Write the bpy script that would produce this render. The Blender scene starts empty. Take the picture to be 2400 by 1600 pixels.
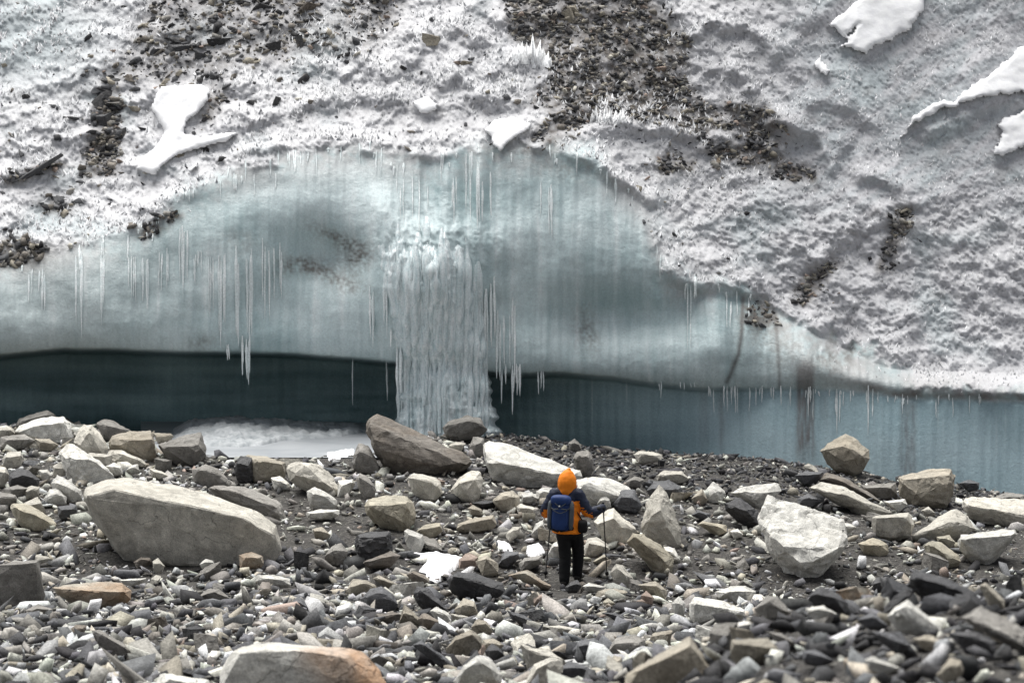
import bpy, bmesh, math
import numpy as np
from mathutils import Vector, Matrix

scn = bpy.context.scene
col = scn.collection
rng = np.random.default_rng(11)

# ------------------------------------------------------------------ camera, sky, sun, exposure
CAM_H, FOC, PITCH = 5.6, 6666.7, math.atan(300 / 6666.7)
cam = bpy.data.cameras.new("camera")
cam.lens, cam.sensor_width, cam.clip_end = 100, 36, 500
cam.dof.use_dof, cam.dof.focus_distance, cam.dof.aperture_fstop = True, 47.0, 4.2
cam_o = bpy.data.objects.new("camera", cam)
cam_o.location = (0, 0, CAM_H)
cam_o.rotation_euler = (math.radians(90) - PITCH, 0, 0)
col.objects.link(cam_o)
scn.camera = cam_o

SUN_EL, SUN_AZ = math.radians(74), math.radians(-32)     # azimuth from +Y (behind the glacier) towards -X
world = bpy.data.worlds.new("World")
scn.world = world
world.use_nodes = True
wt = world.node_tree
sky = wt.nodes.new("ShaderNodeTexSky")
sky.sky_type = 'NISHITA'
sky.sun_disc = False
sky.sun_elevation = SUN_EL
sky.sun_rotation = SUN_AZ
sky.altitude = 5000
sky.air_density, sky.dust_density = 1.0, 2.0
hsv = wt.nodes.new("ShaderNodeHueSaturation")
hsv.inputs["Saturation"].default_value = 0.22
wt.links.new(sky.outputs[0], hsv.inputs["Color"])
bgn = wt.nodes["Background"]
bgn.inputs[1].default_value = 0.05
wt.links.new(hsv.outputs[0], bgn.inputs[0])
sun = bpy.data.lights.new("sun", 'SUN')
sun.energy, sun.angle, sun.color = 2.25, math.radians(66), (1.0, 0.985, 0.955)
sun_o = bpy.data.objects.new("sun", sun)
sd = Vector((math.sin(SUN_AZ) * math.cos(SUN_EL), math.cos(SUN_AZ) * math.cos(SUN_EL), math.sin(SUN_EL)))
sun_o.rotation_euler = sd.to_track_quat('Z', 'Y').to_euler()
sun_o.location = (0, 40, 40)
col.objects.link(sun_o)
scn.view_settings.view_transform = 'Standard'
scn.view_settings.look = 'None'
scn.view_settings.exposure = 1.52
scn.view_settings.gamma = 1.0

# ------------------------------------------------------------------ helpers
CP, SP = math.cos(PITCH), math.sin(PITCH)
def at(px, py, d):
    """survey: world point seen in direction (px, py) at distance d along +Y (works on arrays)"""
    px, py, d = np.broadcast_arrays(np.asarray(px, float), np.asarray(py, float), np.asarray(d, float))
    u, v = (px - 1200) / FOC, (800 - py) / FOC
    dy, dz = CP + v * SP, -SP + v * CP
    return np.stack([u / dy * d, d, CAM_H + dz / dy * d], -1)

_p = np.random.default_rng(3).permutation(256)
PERM = np.concatenate([_p, _p, _p])
GR = np.random.default_rng(4).normal(size=(256, 3)); GR /= np.linalg.norm(GR, axis=1)[:, None]
def perlin(x, y, z=0.0):
    x, y, z = np.broadcast_arrays(np.asarray(x, float), np.asarray(y, float), np.asarray(z, float))
    xi, yi, zi = np.floor(x).astype(int), np.floor(y).astype(int), np.floor(z).astype(int)
    xf, yf, zf = x - xi, y - yi, z - zi
    f = lambda t: t * t * t * (t * (t * 6 - 15) + 10)
    u, v, w = f(xf), f(yf), f(zf)
    xi &= 255; yi &= 255; zi &= 255
    out = 0.0
    for i in (0, 1):
        for j in (0, 1):
            h1 = PERM[PERM[(xi + i)] + yi + j]
            for k in (0, 1):
                g = GR[PERM[(h1 + zi + k)]]
                dot = g[..., 0] * (xf - i) + g[..., 1] * (yf - j) + g[..., 2] * (zf - k)
                out = out + dot * (u if i else 1 - u) * (v if j else 1 - v) * (w if k else 1 - w)
    return out * 1.6
def fbm(x, y, z=0.0, o=4, gain=.5, lac=2.03):
    a, s, t = 1.0, 0.0, 0.0
    for i in range(o):
        s = s + a * perlin(x * lac ** i + 17.3 * i, y * lac ** i + 5.1 * i, z * lac ** i)
        t += a; a *= gain
    return s / t
def ridged(x, y, z=0.0, o=4, gain=.55, lac=2.1):
    a, s, t = 1.0, 0.0, 0.0
    for i in range(o):
        s = s + a * (1 - 2 * np.abs(perlin(x * lac ** i + 7.7 * i, y * lac ** i + 3.1 * i, z * lac ** i)))
        t += a; a *= gain
    return s / t
def sstep(a, b, x):
    t = np.clip((x - a) / (b - a), 0, 1)
    return t * t * (3 - 2 * t)
def poly_sdf(P, X, Y):
    """signed distance to a closed polygon, positive inside"""
    P = np.asarray(P, float); n = len(P)
    d2 = np.full(X.shape, 1e18); ins = np.zeros(X.shape, bool)
    for i in range(n):
        a, b = P[i], P[(i + 1) % n]
        ex, ey = b - a
        t = np.clip(((X - a[0]) * ex + (Y - a[1]) * ey) / (ex * ex + ey * ey + 1e-9), 0, 1)
        d2 = np.minimum(d2, (X - a[0] - t * ex) ** 2 + (Y - a[1] - t * ey) ** 2)
        c = ((a[1] > Y) != (b[1] > Y)) & (X < (b[0] - a[0]) * (Y - a[1]) / (b[1] - a[1] + 1e-9) + a[0])
        ins ^= c
    return np.where(ins, 1, -1) * np.sqrt(d2)
def line_sd(P, X, Y):
    """distance to an open polyline; sign positive above it (smaller py); and the parameter along it 0..1"""
    P = np.asarray(P, float); n = len(P)
    best = np.full(X.shape, 1e18); sgn = np.ones(X.shape); par = np.zeros(X.shape)
    for i in range(n - 1):
        a, b = P[i], P[i + 1]
        ex, ey = b - a
        t = np.clip(((X - a[0]) * ex + (Y - a[1]) * ey) / (ex * ex + ey * ey + 1e-9), 0, 1)
        d2 = (X - a[0] - t * ex) ** 2 + (Y - a[1] - t * ey) ** 2
        m = d2 < best
        cr = ex * (Y - a[1]) - ey * (X - a[0])
        best = np.where(m, d2, best); sgn = np.where(m, np.where(cr < 0, 1, -1), sgn); par = np.where(m, (i + t) / (n - 1), par)
    return np.sqrt(best) * sgn, par

def np_mesh(name, V, F, smooth=True):
    V = np.asarray(V, np.float32); F = np.asarray(F, np.int32); k = F.shape[1]
    me = bpy.data.meshes.new(name)
    me.vertices.add(len(V)); me.vertices.foreach_set("co", V.ravel())
    me.loops.add(F.size); me.loops.foreach_set("vertex_index", F.ravel())
    me.polygons.add(len(F))
    me.polygons.foreach_set("loop_start", np.arange(0, F.size, k, dtype=np.int32))
    me.polygons.foreach_set("loop_total", np.full(len(F), k, np.int32))
    if smooth: me.polygons.foreach_set("use_smooth", np.ones(len(F), bool))
    me.update(calc_edges=True); me.validate()
    return me
def attr(me, name, arr):
    arr = np.asarray(arr, np.float32)
    if arr.ndim == 1:
        a = me.attributes.new(name, 'FLOAT', 'POINT'); a.data.foreach_set("value", arr)
    else:
        if arr.shape[1] == 3: arr = np.concatenate([arr, np.ones((len(arr), 1), np.float32)], 1)
        a = me.attributes.new(name, 'FLOAT_COLOR', 'POINT'); a.data.foreach_set("color", arr.ravel())
def grid_faces(nr, nc):
    i = np.arange(nr * nc).reshape(nr, nc)
    return np.stack([i[:-1, :-1].ravel(), i[1:, :-1].ravel(), i[1:, 1:].ravel(), i[:-1, 1:].ravel()], 1)
def link(name, data, mat=None, parent=None, loc=None):
    o = bpy.data.objects.new(name, data)
    col.objects.link(o)
    if mat is not None and data is not None: data.materials.append(mat)
    if parent is not None: o.parent = parent
    if loc is not None: o.location = loc
    return o
def tag(o, label=None, cat=None, group=None, kind=None):
    if label: o["label"] = label
    if cat: o["category"] = cat
    if group: o["group"] = group
    if kind: o["kind"] = kind
    return o

# ------------------------------------------------------------------ materials
class NT:
    def __init__(s, name):
        s.m = bpy.data.materials.new(name); s.m.use_nodes = True
        s.t = s.m.node_tree; s.b = s.t.nodes["Principled BSDF"]
    def n(s, typ, **kw):
        nd = s.t.nodes.new(typ)
        for k, v in kw.items():
            if k.startswith("i_"): nd.inputs[k[2:].replace("_", " ")].default_value = v
            else: setattr(nd, k, v)
        return nd
    def l(s, a, b): s.t.links.new(a, b)
    def ramp(s, fac, stops, interp='LINEAR'):
        r = s.n("ShaderNodeValToRGB"); r.color_ramp.interpolation = interp
        e = r.color_ramp.elements
        while len(e) < len(stops): e.new(0.5)
        for el, (p, c) in zip(e, stops):
            el.position = p; el.color = (*c, 1) if not isinstance(c, (int, float)) else (c, c, c, 1)
        s.l(fac, r.inputs[0]); return r.outputs[0]
    def mix(s, a, b, fac, mode='MIX'):
        m = s.n("ShaderNodeMix", data_type='RGBA', blend_type=mode)
        for k, v in ((6, a), (7, b), (0, fac)):
            inp = m.inputs[k]
            if hasattr(v, "is_linked"): s.l(v, inp)
            elif isinstance(v, (int, float)): inp.default_value = v if k == 0 else (v, v, v, 1)
            else: inp.default_value = (*v, 1)
        return m.outputs[2]
    def noise(s, vec, scale, detail=4, rough=.55, dist=0.0):
        n = s.n("ShaderNodeTexNoise"); n.inputs["Scale"].default_value = scale
        n.inputs["Detail"].default_value = detail; n.inputs["Roughness"].default_value = rough; n.inputs["Distortion"].default_value = dist
        if vec is not None: s.l(vec, n.inputs["Vector"])
        return n.outputs["Fac"]
    def bump(s, h, strength, dist, prev=None):
        b = s.n("ShaderNodeBump"); b.inputs["Strength"].default_value = strength; b.inputs["Distance"].default_value = dist
        s.l(h, b.inputs["Height"])
        if prev is not None: s.l(prev, b.inputs["Normal"])
        return b.outputs[0]
    def coords(s, which="Object"):
        return s.n("ShaderNodeTexCoord").outputs[which]

def plain(name, c, rough=.7, spec=.3, var=.15, scale=30, bump=.15):
    t = NT(name); v = t.coords()
    n = t.noise(v, scale, 5)
    cc = tuple(c)
    t.l(t.mix(tuple(x * (1 - var) for x in cc), tuple(min(1, x * (1 + var)) for x in cc), n), t.b.inputs["Base Color"])
    t.b.inputs["Roughness"].default_value = rough; t.b.inputs["Specular IOR Level"].default_value = spec
    t.l(t.bump(n, bump, .01), t.b.inputs["Normal"])
    return t.m

def vcol_mat(name, rough=.85, spec=.25, speck=40, bumpd=.02, bstr=.4):
    """colour from the stone's own colour attribute, mottled"""
    t = NT(name); v = t.coords()
    a = t.n("ShaderNodeAttribute", attribute_name="Col")
    n1, n2 = t.noise(v, speck, 6, .65), t.noise(v, speck * .18, 4)
    f = t.ramp(n1, [(.3, .55), (.7, 1.4)])
    g = t.ramp(n2, [(.3, .8), (.7, 1.15)])
    c = t.mix(t.mix(a.outputs["Color"], f, 1.0, 'MULTIPLY'), g, 1.0, 'MULTIPLY')
    t.l(c, t.b.inputs["Base Color"])
    t.b.inputs["Roughness"].default_value = rough; t.b.inputs["Specular IOR Level"].default_value = spec
    t.l(t.bump(n1, bstr, bumpd), t.b.inputs["Normal"])
    return t.m
M_RUBBLE = vcol_mat("rubble_stone")
# ------------------------------------------------------------------ ground
T_PX = np.array([-300, 200, 600, 1000, 1200, 1400, 1800, 2200, 2700], float)
T_D = np.array([7, 11, 15, 18, 22, 28, 34, 40, 43, 45, 48, 52, 54, 56, 59, 62], float)
T_Y = np.array([
    [2600, 2600, 2600, 2580, 2560, 2500, 2350, 2300, 2300],
    [2000, 2000, 2000, 1990, 1970, 1920, 1720, 1660, 1640],
    [1800, 1800, 1800, 1790, 1760, 1690, 1475, 1435, 1420],
    [1700, 1700, 1700, 1695, 1670, 1615, 1425, 1392, 1372],
    [1610, 1610, 1610, 1610, 1605, 1590, 1520, 1480, 1450],
    [1520, 1520, 1520, 1530, 1535, 1545, 1560, 1545, 1515],
    [1450, 1450, 1450, 1460, 1475, 1485, 1500, 1500, 1490],
    [1390, 1390, 1390, 1400, 1408, 1412, 1430, 1440, 1440],
    [1335, 1335, 1335, 1350, 1362, 1368, 1375, 1385, 1395],
    [1265, 1265, 1275, 1268, 1275, 1280, 1290, 1315, 1330],
    [1150, 1155, 1178, 1165, 1170, 1175, 1195, 1235, 1270],
    [1045, 1058, 1063, 1064, 1085, 1095, 1115, 1175, 1215],
    [1015, 1033, 1066, 1043, 1050, 1070, 1092, 1155, 1200],
    [ 985, 1005, 1050, 1020, 1018, 1048, 1070, 1135, 1185],
    [ 985, 1000, 1040, 1012, 1020, 1048, 1080, 1140, 1185],
    [1010, 1015, 1030, 1015, 1025, 1060, 1090, 1145, 1185]], float)
T_Z = at(T_PX[None, :], T_Y, T_D[:, None])[..., 2]
GX, GY = np.arange(-22, 22.01, .2), np.arange(5, 70.01, .2)
_gx, _gy = np.meshgrid(GX, GY)
_row = np.interp(_gy, T_D, np.arange(len(T_D))); _px = np.clip(1200 + FOC * _gx / _gy, -300, 2700)
_cl = np.interp(_px, T_PX, np.arange(len(T_PX)))
def bil(A, r, c):
    r = np.clip(r, 0, A.shape[0] - 1.001); c = np.clip(c, 0, A.shape[1] - 1.001)
    r0, c0 = np.floor(r).astype(int), np.floor(c).astype(int); fr, fc = r - r0, c - c0
    return (A[r0, c0] * (1 - fr) * (1 - fc) + A[r0 + 1, c0] * fr * (1 - fc) + A[r0, c0 + 1] * (1 - fr) * fc + A[r0 + 1, c0 + 1] * fr * fc)
def blur(A, n, k=1):
    for _ in range(n):
        for ax in (0, 1):
            P = np.pad(A, [(k, k) if a == ax else (0, 0) for a in (0, 1)], mode='edge')
            A = sum(np.take(P, range(i, i + A.shape[ax]), axis=ax) for i in range(2 * k + 1)) / (2 * k + 1)
    return A
G_Z = blur(bil(T_Z, _row, _cl), 3, 1)
def ground_z(x, y):
    return bil(G_Z, (np.asarray(y, float) - 5) / .2, (np.asarray(x, float) + 22) / .2)
def ground_rough(x, y):
    return -.075 + .09 * fbm(x * .8, y * .8, 3.3, 4) + .035 * ridged(x * 3.1, y * 3.1, 1.1, 3) + .012 * perlin(x * 17, y * 17, 2.)
_ds = np.arange(9, 63, .05)
def ground_hit(px, py):
    p = at(px, py, _ds)
    below = p[:, 2] <= ground_z(p[:, 0], p[:, 1])
    i = int(np.argmax(below)) if below.any() else len(_ds) - 1
    return _ds[i]

def spaced(lo, a, b, hi, fine, n):
    return np.concatenate([np.linspace(lo, a, n, endpoint=False), np.arange(a, b, fine), np.linspace(b, hi, n)])
_x = spaced(-120, -14, 14, 120, .2, 14); _y = spaced(-90, 12, 62, 140, .2, 14)
gx, gy = np.meshgrid(_x, _y)
far = sstep(16, 70, np.maximum(np.abs(gx), np.abs(gy - 35) * .5))
gz = ground_z(gx, gy) + ground_rough(gx, gy) + far * 3 * fbm(gx * .04, gy * .04, 0, 3)
gz = np.where(gy < 9, np.minimum(gz, 3.75), gz)
me = np_mesh("ground", np.stack([gx, gy, gz], -1).reshape(-1, 3), grid_faces(*gx.shape)[:, ::-1])
t = NT("moraine_gravel"); v = t.coords()
n1, n2, n3 = t.noise(v, 1.1, 5), t.noise(v, 9, 6, .65), t.noise(v, 45, 5, .7)
vo = t.n("ShaderNodeTexVoronoi"); vo.inputs["Scale"].default_value = 22; t.l(v, vo.inputs["Vector"])
c = t.mix((.026, .0245, .0235), (.078, .073, .067), t.ramp(n2, [(.35, 0.), (.7, 1.)]))
c = t.mix(c, t.ramp(vo.outputs["Color"], [(0., (.03, .03, .032)), (.5, (.09, .085, .08)), (.85, (.2, .19, .17)), (1., (.33, .31, .27))]), t.ramp(n3, [(.42, 0.), (.62, .8)]))
c = t.mix(c, (.10, .095, .086), t.ramp(n1, [(.5, 0.), (.75, .5)]))
t.l(c, t.b.inputs["Base Color"]); t.b.inputs["Roughness"].default_value = .9; t.b.inputs["Specular IOR Level"].default_value = .2
t.l(t.bump(n3, .6, .03, t.bump(vo.outputs["Distance"], .6, .05)), t.b.inputs["Normal"])
tag(link("ground", me, t.m), kind="structure")

# ------------------------------------------------------------------ glacier: depth field surveyed on a fine net
NX, NY = 980, 510
gpx, gpy = np.linspace(-320, 2720, NX), np.linspace(-420, 1230, NY)
PX, PY = np.meshgrid(gpx, gpy)
wob = fbm(PX / 160, 0 * PX, 2.2, 4)
U = np.interp(PX, [-320, 0, 100, 200, 350, 430, 560, 700, 850, 1000, 1100, 1200, 1300, 1400, 1450, 1500, 1560, 1700, 1780, 1820, 1850, 1950, 2010, 2080, 2150, 2250, 2400, 2720],
              [640, 605, 590, 560, 545, 450, 400, 362, 350, 372, 355, 350, 345, 372, 430, 470, 640, 668, 690, 735, 760, 800, 845, 860, 905, 915, 925, 930]) + 10 * wob
L = np.interp(PX, [-320, 0, 150, 300, 500, 700, 930, 1200, 1300, 1450, 1530, 1650, 1750, 1850, 1950, 2080, 2150, 2250, 2400, 2720],
              [840, 830, 815, 818, 822, 826, 846, 874, 870, 882, 897, 906, 905, 902, 906, 922, 930, 930, 938, 950]) + 5 * wob
R = np.interp(PX, [-320, 0, 600, 930, 1200, 1500, 1800, 2100, 2720], [4.2, 4.2, 4.0, 3.4, 2.0, 1.0, .45, .25, .25])
SL = np.interp(PX, [-320, 400, 1300, 1700, 2720], [.95, .95, .95, .62, .6])
warp1, warp2 = 22 * fbm(PX / 90, PY / 90, 1.5, 4), 22 * fbm(PX / 90, PY / 90, 8.5, 4)
dl = 57.0 + .45 * perlin(PX / 420, 0 * PX, 5.5) + .12 * perlin(PX / 130, PY / 300, 1.)
Ug = U[0].copy()                                  # the form follows a smoothed brow line
for _ in range(3):
    Ug = np.convolve(np.pad(Ug, 26, mode='edge'), np.ones(53) / 53, mode='valid')
Ug = Ug[None, :] + 0 * PX
fh = np.maximum(L - Ug, 60.)
f = np.clip((L - PY) / fh, 0, 1)
D = dl + .20 * np.exp(-np.maximum(L - PY, 0) / 20) + .95 * f ** 2.6
D += np.maximum(Ug - PY, 0) * .0087 * SL + .2 * sstep(0, 90, Ug - PY)
D += .22 * fbm(PX / 260, PY / 220, 3., 3) * sstep(0, .4, f)
# cornices and scalloped ledges on the crust: (polyline, height of step m, fade width px)
LEDGES = [
    ([(1540, 636), (1620, 660), (1700, 672), (1790, 690)], .40, 90),
    ([(1380, 288), (1450, 296), (1540, 300), (1610, 312), (1650, 335), (1648, 360)], .45, 50),
    ([(1300, 345), (1400, 372), (1455, 425), (1500, 452), (1570, 462)], .40, 45),
    ([(1600, 100), (1660, 50), (1750, 60), (1800, 90), (1835, 150)], .40, 60),
    ([(1690, 168), (1735, 168), (1760, 190), (1757, 225)], .35, 30),
    ([(1780, 290), (1850, 290), (1910, 320), (1940, 380), (1975, 400)], .45, 60),
    ([(1890, 300), (1800, 245), (1700, 235)], .25, 50),
    ([(1870, 250), (1950, 230), (2010, 260), (2080, 330)], .25, 60),
    ([(1990, 400), (2060, 410), (2110, 450), (2130, 500)], .35, 60),
    ([(2010, 840), (2060, 800), (2110, 870)], .2, 60),
    ([(1880, 640), (1960, 560), (2080, 520), (2200, 560)], .25, 80),
    ([(690, 300), (720, 250), (800, 225), (900, 232), (960, 250)], .40, 50),
    ([(680, 165), (740, 150), (830, 140), (900, 170), (960, 210)], .35, 50),
    ([(560, 380), (640, 330), (760, 325), (850, 330), (900, 350)], .30, 40),
    ([(30, 330), (80, 300), (150, 305), (170, 350)], .40, 60),
    ([(0, 150), (60, 110), (120, 60), (150, 20)], .40, 90),
    ([(0, 430), (60, 395), (130, 370)], .30, 40),
    ([(960, 120), (1010, 70), (1080, 60), (1120, 110)], .35, 50),
    ([(1000, 200), (1060, 185), (1120, 215), (1160, 260)], .35, 50),
    ([(250, 560), (330, 520), (400, 470), (520, 420)], .2, 40),
    ([(2150, 330), (2280, 260), (2420, 225)], .35, 60),
    ([(1850, 60), (1930, 30), (1990, -40)], .3, 60),
]
for P, A, w in LEDGES:
    s, par = line_sd(P, PX + 1.1 * warp1, PY + 1.1 * warp2)
    ends = sstep(0, .14, par) * sstep(1, .86, par)
    D -= np.interp(PX, [900, 1300], [.38, .7]) * A * ends * np.exp(-np.maximum(s, 0) / w) * sstep(-34, 8, s)
tw = 12 + 75 * np.exp(-((PX - 1540) / 130) ** 2) + 25 * sstep(650, 350, PX)
above = sstep(-tw, tw + 12, U - PY + 1.3 * warp1 + (26 + 34 * sstep(1250, 1450, PX)) * fbm(PX / 34, PY / 60, 14., 4) + 30 * sstep(1250, 1450, PX) * fbm(PX / 110, PY / 110, 19., 3))                        # 1 on the crust, 0 on bare ice
# terraces, mostly on the gentler left and middle crust
tq = (PY + 1.9 * warp1 + .12 * PX) / 78 + .6 * fbm(PX / 320, PY / 320, 4., 2)
fr = tq - np.floor(tq)
tamp = .17 * above * np.interp(PX, [-320, 1250, 1500, 2720], [1, 1, .35, .25]) * sstep(-.25, .35, perlin(PX / 170, PY / 110, 6.))
D += tamp * (np.where(fr < .35, 1 - fr / .35, (fr - .35) / .65) - .5)
# hollows: dirty notch at the right, shaded pocket at the left
for (cx, cy, rx, ry, dep) in [(1985, 800, 60, 55, .45), (1800, 800, 45, 100, .30), (790, 610, 110, 55, .35), (1720, 820, 22, 95, .22), (1360, 790, 60, 60, .12), (1450, 740, 250, 70, .35), (660, 720, 90, 80, .25), (1000, 430, 30, 90, .2), (1090, 450, 22, 90, .18)]:
    D += dep * np.exp(-((PX - cx) / rx) ** 2 - ((PY - cy) / ry) ** 2)
# frozen overflow bulges feeding the waterfall
for (cx, cy, rx, ry, dep) in [(900, 560, 55, 150, .38), (1030, 620, 90, 160, .35), (1125, 420, 16, 120, .22), (960, 690, 70, 140, .25), (1180, 560, 60, 60, .18), (700, 450, 120, 80, .2), (1560, 560, 90, 80, .15)]:
    D -= dep * np.exp(-((PX - cx) / rx) ** 2 - ((PY - cy) / ry) ** 2)
D_SMOOTH = D.copy()
# the undercut
rec = sstep(0, 14, PY - L)
D += rec * (R - .3) + rec * (np.interp(PX, [1000, 1300], [.10, .05]) * fbm(PX / 300, PY / np.interp(PX, [1000, 1300], [90, 300]), 9., 3) + (.10 - .45 * sstep(1200, 1800, PX)) * (PY - L) / 150)
# roughness
DEBRIS = [
    [(1165, -60), (1500, -60), (1570, 70), (1625, 95), (1600, 190), (1690, 260), (1700, 300), (1640, 330), (1560, 290), (1400, 270), (1330, 320), (1290, 350), (1240, 320), (1290, 260), (1230, 240), (1290, 170), (1270, 130), (1200, 90)],
    [(1640, 325), (1720, 340), (1830, 360), (1905, 400), (1920, 440), (1850, 430), (1760, 400), (1680, 375)],
    [(1690, 240), (1800, 250), (1850, 300), (1830, 350), (1740, 340), (1680, 300)],
    [(390, -60), (720, -60), (780, 90), (700, 150), (560, 150), (520, 190), (430, 180), (330, 190), (240, 200), (300, 110)],
    [(215, 220), (280, 200), (290, 330), (270, 420), (190, 420), (215, 330)],
    [(800, -60), (960, -60), (930, 60), (850, 130), (720, 130), (760, 60)],
    [(480, 190), (540, 200), (500, 290), (465, 300), (490, 240)],
    [(90, 470), (130, 450), (180, 470), (170, 490), (110, 490)],
    [(0, 430), (110, 375), (150, 380), (20, 445)],
    [(2095, 500), (2130, 480), (2150, 520), (2110, 570), (2090, 640), (2060, 640)],
    [(1870, 660), (1950, 590), (1970, 620), (1900, 700), (1860, 710)],
    [(1740, 740), (1780, 700), (1820, 730), (1830, 770), (1760, 770)],
    [(320, 540), (400, 490), (430, 510), (380, 545), (330, 570)],
    [(-40, 570), (60, 560), (110, 580), (80, 610), (-40, 640)],
    [(1540, 360), (1640, 370), (1630, 410), (1550, 400)],
]
deb = np.zeros_like(PX)
for i, P in enumerate(DEBRIS):
    soft = 34 if i in (3, 5, 2) else 18
    deb = np.maximum(deb, sstep(-soft, soft, poly_sdf(P, PX + 1.1 * warp1, PY + 1.1 * warp2)))
wx, wz = at(PX, PY, 58.)[..., 0], at(PX, PY, 58.)[..., 2]
sp = ridged(wx * 2.2, wz * 2.2 + 3, D * .9, 4, .6)
sp2 = np.where(PX < 1650, ridged(wx * 8.5 + 9, wz * 3.2, D * 1.5, 3, .6), ridged((wx * .8 - wz * .6) * 4.2 + 9, (wx * .6 + wz * .8) * 8.5, D * 1.5, 3, .6))
sweep = ridged((wx * .9 + wz * .55) * 1.6, (wz - .8 * wx) * .55, 2., 4, .6)
calm = 1 - .75 * sstep(1720, 1950, PX) * sstep(540, 380, PY) - .5 * np.exp(-((PX - 60) / 190) ** 2 - ((PY - 90) / 130) ** 2)      # finer frosted crust upper right
D -= above * np.clip(calm + .15, 0, 1) * (.16 * fbm(PX / 55, PY / 42, 27., 4) + .14 * np.abs(fbm(PX / 120, PY / 90, 28., 3)))
D -= above * (1 - .6 * deb) * calm * (.085 * sp + np.interp(PX, [1600, 1800], [.07, .048]) * sp2)
D -= above * sstep(1500, 1800, PX) * .07 * sweep
face = (1 - above) * (1 - rec)
D -= face * (.045 * ridged(PX / 70, PY / 420, 2., 3) + .028 * perlin(PX / 13, PY / 380, 3.) + .028 * fbm(PX / 60, PY / 50, 4., 4))
lump = np.exp(-((PX - 1020) / 150) ** 2 - ((PY - 560) / 80) ** 2) + np.exp(-((PX - 1660) / 120) ** 2 - ((PY - 590) / 80) ** 2) * 1.2
D -= face * lump * (.10 * sp + .06 * sp2)
D -= rec * (.03 * perlin(PX / 15, PY / 300, 6.) + .02 * np.where(PX > 1150, fbm(PX / 45, PY / 300, 3., 3), fbm(PX / 120, PY / 30, 3., 3)))
D -= above * (1 - deb) * sstep(.2, .7, tamp / .17 + .3) * .05 * ridged(wx * 6 + 2, wz * 5, D * 4, 3, .6)
D = D + .012 * above * np.random.default_rng(5).normal(size=D.shape)
W = at(PX, PY, D)
gu, gv = np.gradient(W, axis=1), np.gradient(W, axis=0)
Nn = np.cross(gv, gu); Nn /= np.linalg.norm(Nn, axis=-1)[..., None] + 1e-9
Nn *= np.where(Nn[..., 1:2] > 0, -1, 1)
nz = blur(Nn[..., 2], 1, 1)

def lerp3(a, b, m): return np.asarray(a) * (1 - m[..., None]) + np.asarray(b) * m[..., None]
n_a, n_b, n_c = fbm(PX / 240, PY / 200, 11., 4), fbm(PX / 22, PY / 20, 12., 4), perlin(PX / 7.3, PY / 7.3, 2.)
# crust: firn where snow can lie, grey frosted ice on steeper pieces
grey = lerp3((.40, .40, .42), (.56, .56, .58), np.clip(.5 + .8 * n_b + .15 * n_c, 0, 1))
snowm = np.clip(sstep(.15, .60, nz + .35 * n_b + .05 * n_c) + .30 * sstep(0., .5, n_a), 0, 1)
right = sstep(1720, 1950, PX) * sstep(560, 430, PY)
snowm = snowm * (1 - .6 * right) * (1 - .35 * sstep(1500, 1800, PX))
crust = lerp3(grey, np.interp(PX, [1350, 1750], [.66, .63])[..., None] * np.array([1, .993, 1.01]), snowm)
stain = sstep(.18, .5, fbm(PX / 70, PY / 60, 21., 4)) * .38
blu = np.clip(sstep(.05, .45, fbm(PX / 210, PY / 150, 25., 3)) + 1.2 * np.exp(-((PX - 60) / 170) ** 2 - ((PY - 90) / 110) ** 2), 0, 1)
glz = right * sstep(-.25, .35, fbm((PX * .82 - PY * .57) / 150, (PX * .57 + PY * .82) / 26, 37., 4))      # glassy streaks down the upper right
crust = lerp3(crust, (.42, .455, .475), .75 * glz)
crust = lerp3(crust, (.46, .515, .53), .75 * blu * (1 - .45 * snowm * (PX > 300)))
crust = lerp3(crust, (.27, .25, .245), stain * (1 - snowm * .7))
# bare ice of the face; denser-ice tones, with the concave hollow's shade painted in
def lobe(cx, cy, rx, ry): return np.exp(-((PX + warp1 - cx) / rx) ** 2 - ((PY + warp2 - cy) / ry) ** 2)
clear_and_shade = .55 * lobe(1450, 705, 260, 50) + .5 * lobe(780, 560, 90, 45) + .35 * lobe(1010, 440, 30, 70) + .4 * lobe(1125, 470, 26, 80) + .35 * lobe(620, 590, 90, 60) + .3 * lobe(1720, 800, 40, 70) + .3 * lobe(480, 720, 90, 50) - .35 * lobe(760, 420, 110, 70) - .3 * lobe(1300, 520, 130, 80) - .3 * lobe(880, 720, 60, 90)
streak = fbm((PX + 9 * perlin(PX / 50, PY / 110, 3.)) / 17, PY / 420, 31., 4); band = fbm(PX / 420, PY / 46, 32., 3)
ice = lerp3((.335, .445, .46), (.64, .73, .74), np.clip(.56 + .50 * streak + .75 * n_a + .25 * band + .12 * n_b - .45 * clear_and_shade, 0, 1))
ice = lerp3(ice, (.40, .45, .45), .6 * sstep(650, 150, PX))
ice = lerp3(ice, (.76, .79, .79), np.clip(.7 * sstep(.2, .6, .85 * streak + .2 * n_b + .5 * n_a), 0, 1) * .6)
top_dirt = sstep(110, -10, PY - U) * sstep(-.2, .4, n_a + .5 * n_b + .2) * .7
ice = lerp3(ice, (.42, .395, .39), top_dirt)
def blob(cx, cy, rx, ry, rot=0.0):
    c_, s_ = math.cos(rot), math.sin(rot); dx, dy = PX + warp1 - cx, PY + warp2 - cy
    return np.exp(-((dx * c_ + dy * s_) / rx) ** 2 - ((-dx * s_ + dy * c_) / ry) ** 2)
pep = np.clip(.6 + .7 * n_c + .8 * n_b, 0, 1)
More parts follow.
